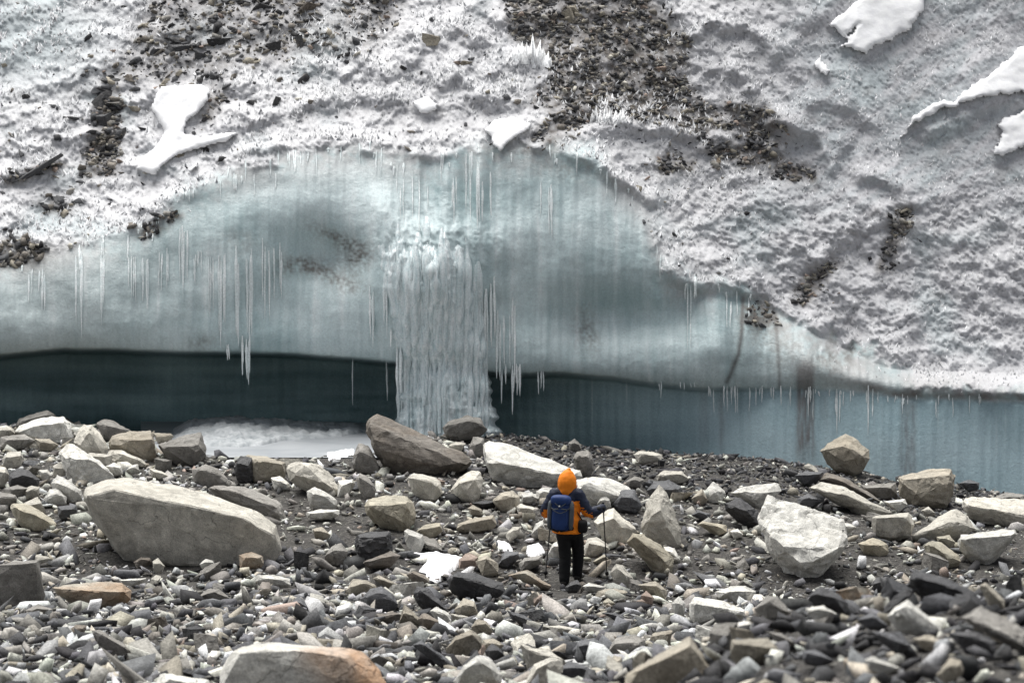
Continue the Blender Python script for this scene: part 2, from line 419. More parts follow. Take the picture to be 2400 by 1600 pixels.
dirt = (blob(700, 620, 60, 22, .1) + blob(790, 560, 70, 18, .5) + blob(780, 650, 80, 20, .35) + blob(830, 600, 35, 40)
        + .8 * blob(1375, 780, 28, 60) + .9 * blob(1985, 800, 55, 70, .4) + .5 * blob(1930, 850, 90, 40) + .8 * blob(1760, 740, 40, 50)
        + .6 * blob(1240, 350, 80, 30) + .7 * blob(470, 800, 30, 18) + .5 * blob(560, 560, 60, 30) + .6 * blob(1010, 740, 14, 70) + .55 * blob(1820, 790, 60, 60)
        + .8 * blob(40, 600, 90, 30) + .5 * blob(1330, 400, 70, 20) + .5 * blob(1600, 480, 60, 26))
ice = lerp3(ice, (.17, .165, .155), np.clip(dirt, 0, 1) * pep)
s_cr, p_cr = line_sd([(1742, 700), (1738, 770), (1730, 830), (1705, 895)], PX + .3 * warp1, PY)
ice = lerp3(ice, (.09, .075, .07), np.exp(-(s_cr / 6) ** 2) * .8)
s_cr2, _ = line_sd([(1818, 735), (1822, 800), (1828, 900), (1828, 950)], PX + .2 * warp1, PY)
ice = lerp3(ice, (.10, .09, .085), np.exp(-(s_cr2 / 5) ** 2) * .6)
# dense basal ice in the undercut, overhang shade painted in darker to the left
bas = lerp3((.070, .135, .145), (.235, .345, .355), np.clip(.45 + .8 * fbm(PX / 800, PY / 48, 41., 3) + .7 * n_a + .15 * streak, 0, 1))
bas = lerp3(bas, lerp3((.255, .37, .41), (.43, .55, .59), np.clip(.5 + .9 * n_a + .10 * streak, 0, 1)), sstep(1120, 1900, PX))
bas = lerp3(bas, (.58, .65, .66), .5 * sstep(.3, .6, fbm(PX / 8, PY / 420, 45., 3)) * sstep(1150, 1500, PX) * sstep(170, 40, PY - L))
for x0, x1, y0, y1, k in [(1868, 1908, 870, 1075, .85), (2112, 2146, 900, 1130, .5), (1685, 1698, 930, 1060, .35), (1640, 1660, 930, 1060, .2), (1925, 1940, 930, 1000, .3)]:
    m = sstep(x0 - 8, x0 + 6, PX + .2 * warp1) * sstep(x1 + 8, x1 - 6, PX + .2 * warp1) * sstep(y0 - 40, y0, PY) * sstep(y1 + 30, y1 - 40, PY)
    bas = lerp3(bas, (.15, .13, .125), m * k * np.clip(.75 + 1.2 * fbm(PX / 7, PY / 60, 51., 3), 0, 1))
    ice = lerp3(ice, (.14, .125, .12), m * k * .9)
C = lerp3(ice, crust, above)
s_lip, _ = line_sd([(2030, 905), (2100, 922), (2200, 926), (2300, 926), (2420, 934)], PX + .4 * warp1, PY + .3 * warp2)
C = lerp3(C, (.19, .165, .15), np.exp(-(s_lip / 9) ** 2) * np.clip(.55 + 1.2 * n_b + .8 * fbm(PX / 60, PY / 30, 33., 2), 0, 1) * .85)
C = lerp3(C, (.36, .35, .345), np.clip(blob(2020, 880, 90, 40) + .8 * blob(2200, 895, 130, 30) + .5 * blob(1880, 840, 50, 60), 0, 1) * .6)
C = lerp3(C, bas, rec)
dm = deb * np.clip(.72 + .9 * n_b + .3 * n_c, 0, 1) * np.interp(np.clip(nz, 0, 1), [.2, .7, .95], [1, .95, .55])
dm = dm * np.where((PX < 1000) & (PY < 230), .62, 1.0)
C = lerp3(C, lerp3((.062, .052, .046), (.15, .13, .115), np.clip(.5 + n_b + .5 * n_c, 0, 1)), np.clip(dm, 0, 1))
specks = sstep(.62, .75, perlin(PX / 6.5, PY / 6.5, 77.)) * above * sstep(-.1, .4, fbm(PX / 150, PY / 120, 71., 3))
C = lerp3(C, (.10, .09, .085), specks * .85)
wet = (1 - above) * (1 - deb)
me = np_mesh("glacier", W.reshape(-1, 3), grid_faces(NY, NX))
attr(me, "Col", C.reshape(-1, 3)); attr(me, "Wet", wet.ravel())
t = NT("glacier_ice"); v = t.coords()
a = t.n("ShaderNodeAttribute", attribute_name="Col"); aw = t.n("ShaderNodeAttribute", attribute_name="Wet")
n1 = t.noise(v, 26, 6, .7); n2 = t.noise(v, 7, 5, .6)
cc = t.mix(a.outputs["Color"], t.ramp(n1, [(.32, .86), (.68, 1.12)]), 1.0, 'MULTIPLY')
t.l(cc, t.b.inputs["Base Color"])
rr = t.n("ShaderNodeMapRange"); rr.inputs[3].default_value = .75; rr.inputs[4].default_value = .32
t.l(aw.outputs["Fac"], rr.inputs[0]); t.l(rr.outputs[0], t.b.inputs["Roughness"])
t.b.inputs["Specular IOR Level"].default_value = .35
t.l(t.bump(n1, .45, .03, t.bump(n2, .3, .06)), t.b.inputs["Normal"])
M_GLACIER = t.m
glacier = tag(link("glacier", me, M_GLACIER), kind="structure")
def g_depth(px, py, A=None):
    A = D if A is None else A
    return bil(A, (np.asarray(py, float) - gpy[0]) / (gpy[1] - gpy[0]), (np.asarray(px, float) - gpx[0]) / (gpx[1] - gpx[0]))
def g_samp(A, px, py): return g_depth(px, py, A)
# ------------------------------------------------------------------ rock materials
ROCK = {  # base albedo, stain albedo, stain amount, strata strength
    'white': ((.68, .665, .615), (.40, .37, .31), .35, .0),
    'pale': ((.60, .57, .50), (.34, .315, .265), .45, .0),
    'yellow': ((.46, .425, .34), (.33, .27, .18), .5, .0),
    'tan': ((.40, .365, .30), (.28, .235, .175), .55, .1),
    'grey': ((.31, .295, .27), (.17, .155, .135), .5, .15),
    'slate': ((.125, .126, .132), (.060, .060, .063), .6, .5),
    'dark': ((.052, .051, .053), (.11, .108, .108), .4, .5),
    'pink': ((.37, .295, .25), (.26, .18, .13), .55, .1),
    'rust': ((.43, .395, .33), (.30, .16, .07), .85, .1),
    'brown': ((.27, .245, .215), (.17, .125, .085), .6, .3),
}
def rock_mat(k, end=None):
    base, st, amt, strata = ROCK[k]
    t = NT(k + ("_end" if end else "") + "_rock"); v0 = t.coords()
    oi = t.n("ShaderNodeObjectInfo")
    ad = t.n("ShaderNodeVectorMath", operation='MULTIPLY_ADD'); ad.inputs[1].default_value = (1, 1, 1)
    t.l(v0, ad.inputs[0]); t.l(oi.outputs["Location"], ad.inputs[2]); v = ad.outputs[0]
    big, mid, fine = t.noise(v, 1.3, 5, .6, .4), t.noise(v, 6.5, 6, .62), t.noise(v, 60, 5, .7)
    mu = lambda s: tuple(x * s for x in base)
    c = t.mix(mu(.72), mu(1.18), t.ramp(mid, [(.3, 0.), (.7, 1.)]))
    c = t.mix(c, st, t.ramp(big, [(.48 - .1 * amt, 0.), (.72, amt)]))
    c = t.mix(c, t.ramp(fine, [(.33, .62), (.66, 1.25)]), .9, 'MULTIPLY')
    if end:                                                 # iron staining that reaches in from one end
        sx = t.n("ShaderNodeSeparateXYZ"); t.l(v0, sx.inputs[0])
        ma = t.n("ShaderNodeMath", operation='MULTIPLY_ADD'); ma.inputs[1].default_value = .9; t.l(big, ma.inputs[0]); t.l(sx.outputs[0], ma.inputs[2])
        c = t.mix(c, end, t.ramp(ma.outputs[0], [(.42, 0.), (.78, .8)]))
    wv = t.n("ShaderNodeVectorMath", operation='ADD'); wn = t.n("ShaderNodeTexNoise"); wn.inputs["Scale"].default_value = 2.2; wn.inputs["Detail"].default_value = 5; t.l(v, wn.inputs["Vector"])
    t.l(v, wv.inputs[0]); t.l(wn.outputs["Color"], wv.inputs[1])
    vo = t.n("ShaderNodeTexVoronoi", feature='DISTANCE_TO_EDGE'); vo.inputs["Scale"].default_value = 1.1; t.l(wv.outputs[0], vo.inputs["Vector"])
    crk = t.ramp(vo.outputs["Distance"], [(.0, .35), (.022, 1.)])
    c = t.mix(c, crk, t.ramp(mid, [(.45, 0.), (.6, .8)]), 'MULTIPLY')
    patch = t.noise(v, 3.1, 7, .7, 1.2)
    c = t.mix(c, t.ramp(patch, [(.36, .70), (.5, 1.0), (.66, 1.22)]), .8, 'MULTIPLY')
    if strata:
        mp = t.n("ShaderNodeMapping"); mp.inputs["Rotation"].default_value = (.25, .3, 0); mp.inputs["Scale"].default_value = (1.2, 1.2, 16)
        t.l(v, mp.inputs[0]); s_ = t.noise(mp.outputs[0], 2.2, 5, .6)
        c = t.mix(c, t.ramp(s_, [(.35, .55), (.65, 1.3)]), strata, 'MULTIPLY')
    rv = t.n("ShaderNodeMapRange"); rv.inputs[3].default_value = .82; rv.inputs[4].default_value = 1.14
    t.l(oi.outputs["Random"], rv.inputs[0])
    cm = t.n("ShaderNodeVectorMath", operation='SCALE'); t.l(c, cm.inputs[0]); t.l(rv.outputs[0], cm.inputs["Scale"])
    t.l(cm.outputs[0], t.b.inputs["Base Color"])
    t.b.inputs["Roughness"].default_value = .82 if k not in ('slate', 'dark') else .58
    t.b.inputs["Specular IOR Level"].default_value = .28 if k not in ('slate', 'dark') else .4
    nb = t.bump(crk, .5, .03, t.bump(patch, .6, .08, t.bump(mid, .6, .06)))
    nb = t.bump(fine, .45, .018, nb)
    if strata > .2: nb = t.bump(s_, .5, .03, nb)
    t.l(nb, t.b.inputs["Normal"])
    return t.m
M_ROCK = {k: rock_mat(k) for k in ROCK}
M_ROCK['orange_end'] = rock_mat('white', (.40, .205, .085))

def finish_rock(bm, size, seed, edge=.075, rough=1.0, strata=0.0, bevel=.045, angle=19, soft=0, chips=9):
    """hull -> worn edges -> fine net -> broken surface; returns a mesh in metres around the local origin"""
    rc = np.random.default_rng(seed + 5); C0 = np.mean([v.co for v in bm.verts], 0)
    for _ in range(chips):                                  # broken-off corners and flat cleavage faces
        n = rc.normal(size=3); n[1] -= .5; n /= np.linalg.norm(n)
        sup = max((np.array(v.co) - C0) @ n for v in bm.verts)
        pl = C0 + n * sup * (.90 + .08 * rc.random())
        r_ = bmesh.ops.bisect_plane(bm, geom=bm.verts[:] + bm.edges[:] + bm.faces[:], plane_co=Vector(pl), plane_no=Vector(n), clear_outer=True)
        ed = [g for g in r_['geom_cut'] if isinstance(g, bmesh.types.BMEdge)]
        if ed: bmesh.ops.contextual_create(bm, geom=ed)
    bmesh.ops.recalc_face_normals(bm, faces=bm.faces)
    bmesh.ops.dissolve_limit(bm, angle_limit=math.radians(7), verts=bm.verts, edges=bm.edges)
    es = [e for e in bm.edges if len(e.link_faces) == 2 and e.calc_face_angle(0) > .2]
    if es and bevel:
        bmesh.ops.bevel(bm, geom=es, offset=bevel * size, offset_type='OFFSET', segments=1 if not soft else 2, profile=.6, affect='EDGES', clamp_overlap=True)
    bmesh.ops.triangulate(bm, faces=bm.faces)
    for _ in range(4):
        lg = [e for e in bm.edges if e.calc_length() > edge * size]
        if not lg or len(bm.verts) > 2600: break
        bmesh.ops.subdivide_edges(bm, edges=lg, cuts=1, use_grid_fill=False)
        bmesh.ops.triangulate(bm, faces=[f for f in bm.faces if len(f.verts) > 3])
    if soft: 
        for _ in range(soft): bmesh.ops.smooth_vert(bm, verts=bm.verts, factor=.5, use_axis_x=True, use_axis_y=True, use_axis_z=True)
    bm.normal_update()
    P = np.array([v.co for v in bm.verts]); N = np.array([v.normal for v in bm.verts])
    s = 1 / size; o = seed * 3.17
    h = .040 * fbm(P[:, 0] * 2.3 * s + o, P[:, 1] * 2.3 * s, P[:, 2] * 2.3 * s + o, 3)
    h = h - .030 * np.clip(ridged(P[:, 0] * 2.9 * s + o, P[:, 1] * 2.9 * s + 4, P[:, 2] * 4.2 * s, 2) - .35, 0, 1) * 1.5
    h = h + .012 * fbm(P[:, 0] * 11 * s, P[:, 1] * 11 * s + o, P[:, 2] * 11 * s, 2)
    if strata:
        q = (P[:, 2] + .25 * P[:, 0]) * s * 7 + 1.2 * perlin(P[:, 0] * 2 * s + o, P[:, 1] * 2 * s, P[:, 2] * s)
        h = h + strata * .05 * ((q - np.floor(q)) - .5) * (np.abs(N[:, 2]) < .8)
    P = P + N * (h * size * rough)[:, None]
    for v_, p_ in zip(bm.verts, P): v_.co = p_
    me = bpy.data.meshes.new("rock"); bm.to_mesh(me); bm.free()
    me.polygons.foreach_set("use_smooth", np.ones(len(me.polygons), bool))
    me.set_sharp_from_angle(angle=math.radians(angle))
    return me

OFF = {'A': (0, 900), 'B': (800, 900), 'C': (1600, 900)}
def pts(reg, s):
    ox, oy = OFF[reg]
    return np.array([[ox + float(a) / 2.24, oy + float(b) / 2.24] for a, b in (p.split(',') for p in s.split())])
HEADS = []
BLOCKS = []     # (x, y, radius) of every placed stone, for the scatter to keep clear of
def traced_rock(reg, kind, label, outline, ridge="", name="rock", d=None, thick=1.0, edge=None, strata=0., rough=1., bevel=.022, soft=0, chips=9, back=0.0, front=.32, group=None):
    O = pts(reg, outline)
    x0, x1, y0, y1 = O[:, 0].min(), O[:, 0].max(), O[:, 1].min(), O[:, 1].max()
    low = O[O[:, 1] > y1 - .12 * (y1 - y0)]
    if d is None: d = ground_hit(low[:, 0].mean(), min(y1 - .04 * (y1 - y0), 1640)) + back
    m = d / FOC
    w, h = (x1 - x0) * m, (y1 - y0) * m
    t = thick * min(w, 1.5 * h); size = math.sqrt(w * h)
    dc = d + .42 * t
    seed = int(x0 * 7 + y0 * 13) % 997; r = np.random.default_rng(seed)
    vv = 1 - 2 * (O[:, 1] - y0) / (y1 - y0)
    V = [at(O[:, 0], O[:, 1], dc + .36 * t * vv)]
    c = O.mean(0)
    V.append(at(c[0] + (O[:, 0] - c[0]) * .72, c[1] + (O[:, 1] - c[1]) * .80, dc + t * (.45 + .12 * r.random(len(O)))))
    lo = O[O[:, 1] > y0 + .62 * (y1 - y0)]
    if len(lo): V.append(at(c[0] + (lo[:, 0] - c[0]) * .86, lo[:, 1] + .16 * (y1 - y0), dc - .12 * t))
    if ridge: Rg = pts(reg, ridge)
    else:
        k = 4; xs = np.linspace(x0 + .2 * (x1 - x0), x1 - .2 * (x1 - x0), k) + r.normal(0, .05, k) * (x1 - x0)
        Rg = []
        for xx in xs:   # between the upper and lower outline at that x
            ys = []
            for i in range(len(O)):
                a_, b_ = O[i], O[(i + 1) % len(O)]
                if (a_[0] - xx) * (b_[0] - xx) <= 0 and abs(b_[0] - a_[0]) > 1e-6: ys.append(a_[1] + (b_[1] - a_[1]) * (xx - a_[0]) / (b_[0] - a_[0]))
            if len(ys) >= 2: Rg.append((xx, min(ys) + (max(ys) - min(ys)) * (front + .16 * (r.random() - .5))))
        Rg = np.array(Rg)
    V.append(at(Rg[:, 0], Rg[:, 1], dc - t * (.40 + .14 * r.random(len(Rg)))))
    V = np.concatenate(V)
    base = np.array([V[:, 0].mean(), dc, V[:, 2].min()])
    bm = bmesh.new()
    for p in V: bm.verts.new(p - base)
    res = bmesh.ops.convex_hull(bm, input=bm.verts)
    bmesh.ops.delete(bm, geom=[g for g in set(res['geom_interior'] + res['geom_unused']) if isinstance(g, bmesh.types.BMVert)], context='VERTS')
    npx = math.sqrt((x1 - x0) * (y1 - y0))
    edge = edge or float(np.interp(npx, [20, 60, 150, 400], [.30, .14, .085, .045]))
    me = finish_rock(bm, size, seed, edge, rough, strata, bevel, soft=soft, chips=chips if not soft else 3)
    me.name = name
    o = link(name, me, M_ROCK[kind], loc=base)
    tag(o, label, 'boulder' if name == 'boulder' else 'rock', group)
    BLOCKS.append((base[0], dc, .5 * max(w, t))); HEADS.append(label)
    return o
T = traced_rock
# ---- left of the picture
T('A', 'pale', "largest pale boulder, long and smooth, lying left of the hiker", "430,600 445,540 560,498 690,483 1000,545 1330,650 1460,740 1482,870 1430,952 1250,962 900,942 620,872 490,722", "450,588 600,550 930,604 1000,692 1270,694 1430,790", "boulder", thick=1.0, bevel=.012, rough=.5, chips=2)
T('A', 'grey', "pale grey boulder topping the left pile, behind a rounded one", "70,225 100,180 250,133 295,160 295,200 150,230", name="boulder")
T('A', 'white', "rounded whitish boulder on top of the left pile, smooth cracked front", "70,250 90,215 200,180 330,163 375,200 387,270 375,300 270,310 190,275 90,262", "100,250 200,215 330,200", "boulder", soft=2)
T('A', 'pale', "upright pale wedge boulder beside the tan block in the left pile", "385,305 410,240 440,210 480,215 540,270 568,330 560,390 530,410 440,370", "470,240 420,320 520,340", "boulder")
T('A', 'grey', "knobbly grey boulder at the skyline of the left pile", "500,205 545,180 580,185 690,245 640,275 570,290 530,250", name="boulder")
T('A', 'tan', "square tan block boulder below the knobbly grey one", "565,305 590,270 680,245 790,240 820,310 820,400 800,412 740,380 570,350", "590,300 740,295 800,290 770,360", "boulder")
T('A', 'tan', "low tan rock tucked behind the square tan block", "800,255 900,258 915,275 890,300 830,310")
T('A', 'grey', "grey angular boulder standing at the left edge of the frozen pool", "820,320 950,270 1060,247 1075,320 1090,370 1060,400 1000,430 930,400 850,370", "860,330 960,345 1040,325", "boulder")
T('A', 'pale', "pale layered rock under the square tan block", "560,380 575,345 640,345 760,400 770,430 680,425 590,415", strata=.6)
T('A', 'white', "whitish layered boulder just above the largest boulder", "300,360 350,310 400,325 480,370 530,420 600,470 610,490 430,530 350,480 340,410", "350,390 480,395 440,460", "boulder", strata=.5)
T('A', 'grey', "flat grey boulder at the left frame edge, upper row", "0,330 0,280 60,265 130,260 190,300 130,335 50,345", name="boulder")
T('A', 'pale', "pale boulder cut by the left frame edge, topmost", "-40,225 30,215 75,235 80,262 0,295 -40,290", name="boulder")
T('A', 'tan', "brownish tan rock under the rounded whitish boulder", "180,285 260,285 310,320 270,350 210,345")
T('A', 'pale', "blocky pale rock near the left edge, below the flat grey boulder", "10,390 40,355 110,350 125,390 110,430 50,440 15,420")
T('A', 'pale', "small pale rock leaning on the whitish layered boulder", "275,430 310,405 345,430 350,480 310,495 280,470")
T('A', 'white', "pale ridge-backed rock touching the largest boulder's left tip", "265,520 300,475 370,510 430,555 435,600 380,620 290,575")
T('A', 'white', "rounded white rock left of the largest boulder's tip", "230,600 260,550 300,545 350,590 350,630 280,640 240,630")
T('A', 'yellow', "knobbly cream yellow boulder left of the largest boulder", "50,655 60,625 130,625 200,650 270,700 300,735 290,752 180,768 110,740 75,690", "90,650 170,680 240,715", "boulder")
T('A', 'grey', "grey block between the largest boulder and the frozen pool", "1005,445 1080,420 1150,440 1210,510 1210,540 1100,545 1010,500", "1040,450 1120,455", "boulder")
T('A', 'dark', "jagged black shard standing beside the tan block at the pool", "1225,440 1240,400 1265,375 1290,395 1325,385 1330,500 1310,515 1240,490", strata=.8)
T('A', 'tan', "tan block on the near shore of the frozen pool", "1290,370 1390,375 1500,410 1500,480 1440,500 1330,515 1320,400", "1340,400 1400,395 1480,420", "boulder")
T('A', 'pale', "peaked beige boulder with a sloping right side by the pool", "1500,440 1530,410 1600,405 1680,420 1750,480 1785,560 1770,592 1650,560 1520,510", "1600,425 1560,470 1700,520", "boulder")
T('A', 'white', "small white rock in front of the tan shore block", "1420,490 1470,480 1520,520 1525,555 1440,555")
T('A', 'white', "white two-lobed rock in front of the peaked beige boulder", "1610,560 1650,535 1720,570 1770,610 1770,655 1680,655 1620,630")
T('A', 'grey', "long grey boulder lying behind the largest boulder's right end", "1080,545 1120,530 1300,535 1380,580 1480,620 1515,700 1500,775 1440,760 1300,680 1150,600", name="boulder", back=.8)
T('A', 'grey', "grey brown boulder cut by the left frame edge, low down", "-60,960 60,930 205,920 210,1000 240,1110 200,1155 60,1160 -60,1165", "0,950 120,940 190,935", "boulder", rough=.6)
T('A', 'rust', "flat cream boulder with rust orange underside, lower left", "265,1060 380,1045 540,1030 640,1040 690,1080 690,1130 600,1145 500,1175 400,1145 300,1105", "290,1075 420,1095 540,1120 650,1090", "boulder")
T('A', 'orange_end', "big rounded boulder at the bottom edge with an orange right end", "1140,1640 1150,1560 1160,1500 1200,1400 1280,1365 1400,1345 1560,1350 1700,1370 1800,1388 1900,1392 1960,1440 2020,1530 2045,1640", "1260,1410 1420,1390 1600,1395 1800,1430 1500,1550 1850,1560", "boulder", d=19.5, soft=5, bevel=.09, thick=.7, rough=.5, chips=0)
T('A', 'grey', "slanting oblong grey rock in the lower left rubble", "480,1290 520,1285 640,1350 720,1410 690,1445 600,1425 500,1355", "530,1310 660,1385")
T('A', 'white', "white slab at the bottom edge, left of the orange-ended boulder", "800,1580 850,1510 960,1530 1100,1550 1120,1620 800,1620", d=20.5)
T('A', 'pale', "pinkish pale rock cut by the left frame edge", "-30,430 30,430 50,480 30,525 -30,535")
T('A', 'dark', "black rounded rock in the left pile near the frame edge", "40,480 90,440 150,450 210,500 200,545 100,565 50,545")
T('A', 'white', "small white tilted rock right of the black rounded rock", "200,450 250,445 275,480 250,512 215,490")
T('A', 'pale', "small blocky pale rock under the black rounded rock", "120,560 160,530 210,540 205,590 140,602")
T('A', 'white', "small white rock right of the whitish layered boulder", "655,455 690,425 725,418 732,455 690,470")
T('A', 'white', "white rock just above the largest boulder's highest point", "550,430 600,408 640,430 645,475 600,475")
T('A', 'pale', "thin pale slab on dark soil above the largest boulder", "780,440 850,455 905,490 840,497 800,480")
T('A', 'grey', "flat grey rock at the left edge, level with the largest boulder", "-30,560 80,580 100,610 40,640 -30,652")
T('A', 'slate', "flat blue grey slab under the ridge-backed rock", "300,640 400,630 412,690 350,712 305,690", strata=.5)
T('A', 'white', "low white slab to the right of the largest boulder's back", "1600,672 1680,655 1790,660 1785,690 1680,707 1600,692")
T('A', 'tan', "small tan rock right of the largest boulder", "1640,760 1690,745 1735,790 1700,815 1650,795")
T('A', 'grey', "grey pointed rock right of the largest boulder's foot", "1700,905 1745,845 1790,828 1830,880 1810,945 1720,925")
T('A', 'white', "flat white rock below the largest boulder's right corner", "1335,1000 1440,1000 1520,1020 1530,1060 1440,1065 1340,1035", strata=.5)
T('A', 'grey', "domed grey rock in the rubble below the largest boulder", "1040,1115 1090,1072 1150,1070 1220,1130 1180,1145 1050,1135")
T('A', 'brown', "small brown pebble-like rock above the slanting oblong one", "370,1280 400,1260 460,1265 440,1312 385,1328")
T('A', 'grey', "low grey rock under the cream boulder with rust underside", "130,1185 200,1150 280,1180 270,1222 150,1218")
T('A', 'slate', "dark blunt rock in the rubble well below the pale slabs", "1510,1165 1560,1110 1600,1130 1625,1190 1560,1205")
T('A', 'brown', "reddish brown rock wedged under the largest boulder's belly", "700,932 740,903 790,910 800,940 720,968")
T('A', 'rust', "layered rock with a rusty top in front of the largest boulder", "1250,895 1320,880 1380,900 1385,950 1260,962", strata=.8, back=-.4)
T('A', 'white', "white cobble under the arch of the largest boulder's base", "1045,945 1080,915 1120,925 1130,955 1060,965", back=-.3)
T('A', 'pale', "upright pale stone below the largest boulder, beside the reddish one", "800,930 830,910 868,955 850,985 805,975", back=-.5)
T('A', 'white', "thin bright white slab lying on the lower left rubble", "620,1025 770,1015 765,1035 700,1055 640,1045", back=-.3)
# ---- centre
T('B', 'brown', "great dark brown slab tilted against the frozen waterfall's left foot", "120,240 150,185 195,158 260,190 330,235 430,262 540,310 640,360 690,400 690,430 580,440 500,478 380,470 270,440 200,405 160,350 135,290", "150,215 165,300 195,345 300,392 400,400 520,432 620,412", "boulder", thick=.75)
T('B', 'grey', "dark grey green boulder at the foot of the frozen waterfall", "525,230 560,195 660,163 730,180 770,240 740,262 620,282 540,262", "560,215 680,190 740,215", "boulder", d=55.0)
T('B', 'white', "long pale slab with shaded front, right behind the hiker's head", "745,310 755,295 830,300 900,330 1040,365 1150,410 1260,450 1270,495 1150,515 1080,540 980,525 850,485 770,465 745,400", "758,395 850,428 980,468 1080,488 1200,482", "boulder", thick=.8)
T('B', 'white', "pale boulder with dark front beyond the hiker's right shoulder", "1235,500 1300,480 1400,490 1500,525 1555,570 1540,600 1480,625 1380,655 1280,615 1230,570", "1240,540 1300,512 1380,560 1460,590", "boulder")
T('B', 'pale', "rounded pale boulder below the great brown slab", "345,490 380,465 430,470 500,490 530,520 530,580 480,612 420,600 370,560", "375,495 440,500 500,525", "boulder")
T('B', 'pale', "egg-shaped pale boulder right of the rounded one", "568,560 620,490 680,450 730,460 745,500 735,570 690,622 640,612 590,592", "620,520 700,500 650,570", "boulder", soft=1)
T('B', 'yellow', "blocky cream boulder with split right side, left of the hiker", "118,640 140,600 260,580 350,585 395,640 400,700 360,760 310,768 200,735 130,685", "150,640 260,640 350,625 320,720", "boulder")
T('B', 'dark', "black layered slate block under the blocky cream boulder", "65,840 80,790 150,770 260,770 270,850 265,910 150,940 90,920", "100,810 230,800", "boulder", strata=1.0)
T('B', 'brown', "brown rock base at the foot of the black slate block", "110,935 180,905 260,872 312,900 260,952 150,958", back=-.2)
T('B', 'white', "upright white block left of the yellow rock", "330,770 345,757 430,790 440,830 420,872 360,882 335,830")
T('B', 'yellow', "bright yellow tan rock beside the upright white block", "390,770 440,735 520,725 535,770 470,808 430,800")
T('B', 'tan', "long low tan rock left of the hiker's waist", "600,760 610,730 700,700 800,685 820,740 720,772 640,772", "640,735 730,715 790,705")
T('B', 'tan', "brownish rounded boulder left of the hiker's shoulder", "790,610 840,565 900,557 940,590 935,650 890,672 820,645", name="boulder")
T('B', 'tan', "small tan stone below the egg-shaped boulder", "660,650 690,632 745,660 740,692 680,682")
T('B', 'pale', "flat wedge rock touching the brownish rounded boulder", "915,642 940,625 1020,650 1010,682 930,688")
T('B', 'white', "white rock peeking behind the flat wedge rock", "945,575 1000,565 1035,600 1000,625 950,622")
T('B', 'white', "white block right beside the hiker's left arm", "1020,560 1060,540 1130,550 1125,605 1030,622")
T('B', 'grey', "oblong grey rock below the great brown slab's left end", "75,490 100,460 140,480 180,540 180,582 120,602 85,540")
T('B', 'white', "white rock left of the oblong grey one", "-20,505 60,495 75,520 40,580 -20,595")
T('B', 'grey', "grey leaning boulder against the great brown slab's left side", "60,370 90,310 140,320 200,420 205,465 60,435", name="boulder")
T('B', 'grey', "grey block at the left end of the long pale slab", "670,330 690,275 750,280 760,370 690,388", back=.3)
T('B', 'pale', "small pale rock between the brown slab and the waterfall boulder", "560,325 600,300 655,310 630,350 570,345")
T('B', 'grey', "pointed grey rock on the gravel crest right of the waterfall", "1190,310 1225,282 1260,320 1265,352 1200,345")
T('B', 'grey', "crumbly grey boulder at the right end of the long pale slab", "1215,390 1240,350 1300,345 1330,400 1325,450 1290,478 1240,445", name="boulder", rough=1.6)
T('B', 'pale', "lone pale slab on the dark gravel slope", "1535,370 1560,348 1640,355 1690,370 1680,400 1560,412")
T('B', 'pale', "pale boulder at the lower edge of the dark gravel slope", "1650,480 1690,450 1790,455 1830,500 1760,520 1660,510", name="boulder")
T('B', 'grey', "small grey rock at the right tip of the dark-fronted boulder", "1490,510 1540,480 1590,500 1570,540 1510,535")
T('B', 'white', "round speckled stone above the hiker's right glove", "1340,632 1355,600 1380,580 1410,600 1418,640 1385,665")
T('B', 'pale', "large pale boulder behind the hiker's right pole", "1325,720 1370,670 1430,648 1480,690 1560,770 1540,812 1440,858 1370,805", "1345,735 1430,700 1500,780", "boulder")
T('B', 'pale', "tall pointed boulder right of the hiker", "1570,760 1600,620 1665,522 1700,550 1760,680 1790,760 1780,862 1700,842 1590,795", "1625,690 1675,660 1720,760", "boulder")
T('B', 'yellow', "lumpy cream boulder at the foot of the tall pointed boulder", "1500,830 1530,780 1590,785 1680,840 1750,910 1745,982 1680,992 1620,935", "1540,800 1640,860 1700,930", "boulder", soft=1)
T('B', 'white', "white rock half hidden behind the lumpy cream boulder", "1690,850 1750,860 1782,920 1755,965 1710,930", back=.3)
T('B', 'white', "white rock just left of the hiker's legs", "1080,900 1110,830 1150,812 1175,860 1175,892 1110,928", "1110,850 1150,850")
T('B', 'pale', "pale rock just right of the hiker's legs", "1265,880 1290,810 1340,800 1410,840 1420,862 1350,908 1275,908", "1300,835 1380,850")
T('B', 'yellow', "small cream rock at the right pole's middle", "1320,930 1380,890 1405,920 1340,943")
T('B', 'pale', "grey white wedge beside the right pole's tip", "1410,990 1440,940 1480,950 1535,1020 1510,1068 1430,1035", "1450,965 1490,1000")
T('B', 'white', "white rock left of the hiker's hip, beside the left pole", "995,792 1020,730 1060,710 1075,770 1025,803")
T('B', 'pale', "pale rock between the tan rock and the left pole", "860,792 900,745 940,750 930,792 880,822")
T('B', 'dark', "black boulder with pale base near the hiker's feet", "545,1030 600,980 700,985 850,1040 862,1090 780,1128 640,1115 560,1075", "590,1010 700,1020 800,1070", "boulder", strata=.4)
T('B', 'pink', "pinkish rock right of the snow patch", "615,920 660,880 720,905 705,972 620,972")
T('B', 'tan', "grey tan wedge beside the pinkish rock", "705,930 760,895 825,940 825,988 740,1003", "760,915")
T('B', 'slate', "dark leaning slab between the wedge and the left pole", "820,950 860,870 930,880 940,910 870,963")
T('B', 'grey', "grey rock at the tip of the left pole", "930,940 960,910 1060,895 1055,942 940,982")
T('B', 'rust', "flat slab with an orange streak left of the hiker's boots", "860,1000 980,970 1110,1060 1080,1070 950,1028", "960,990 1060,1050")
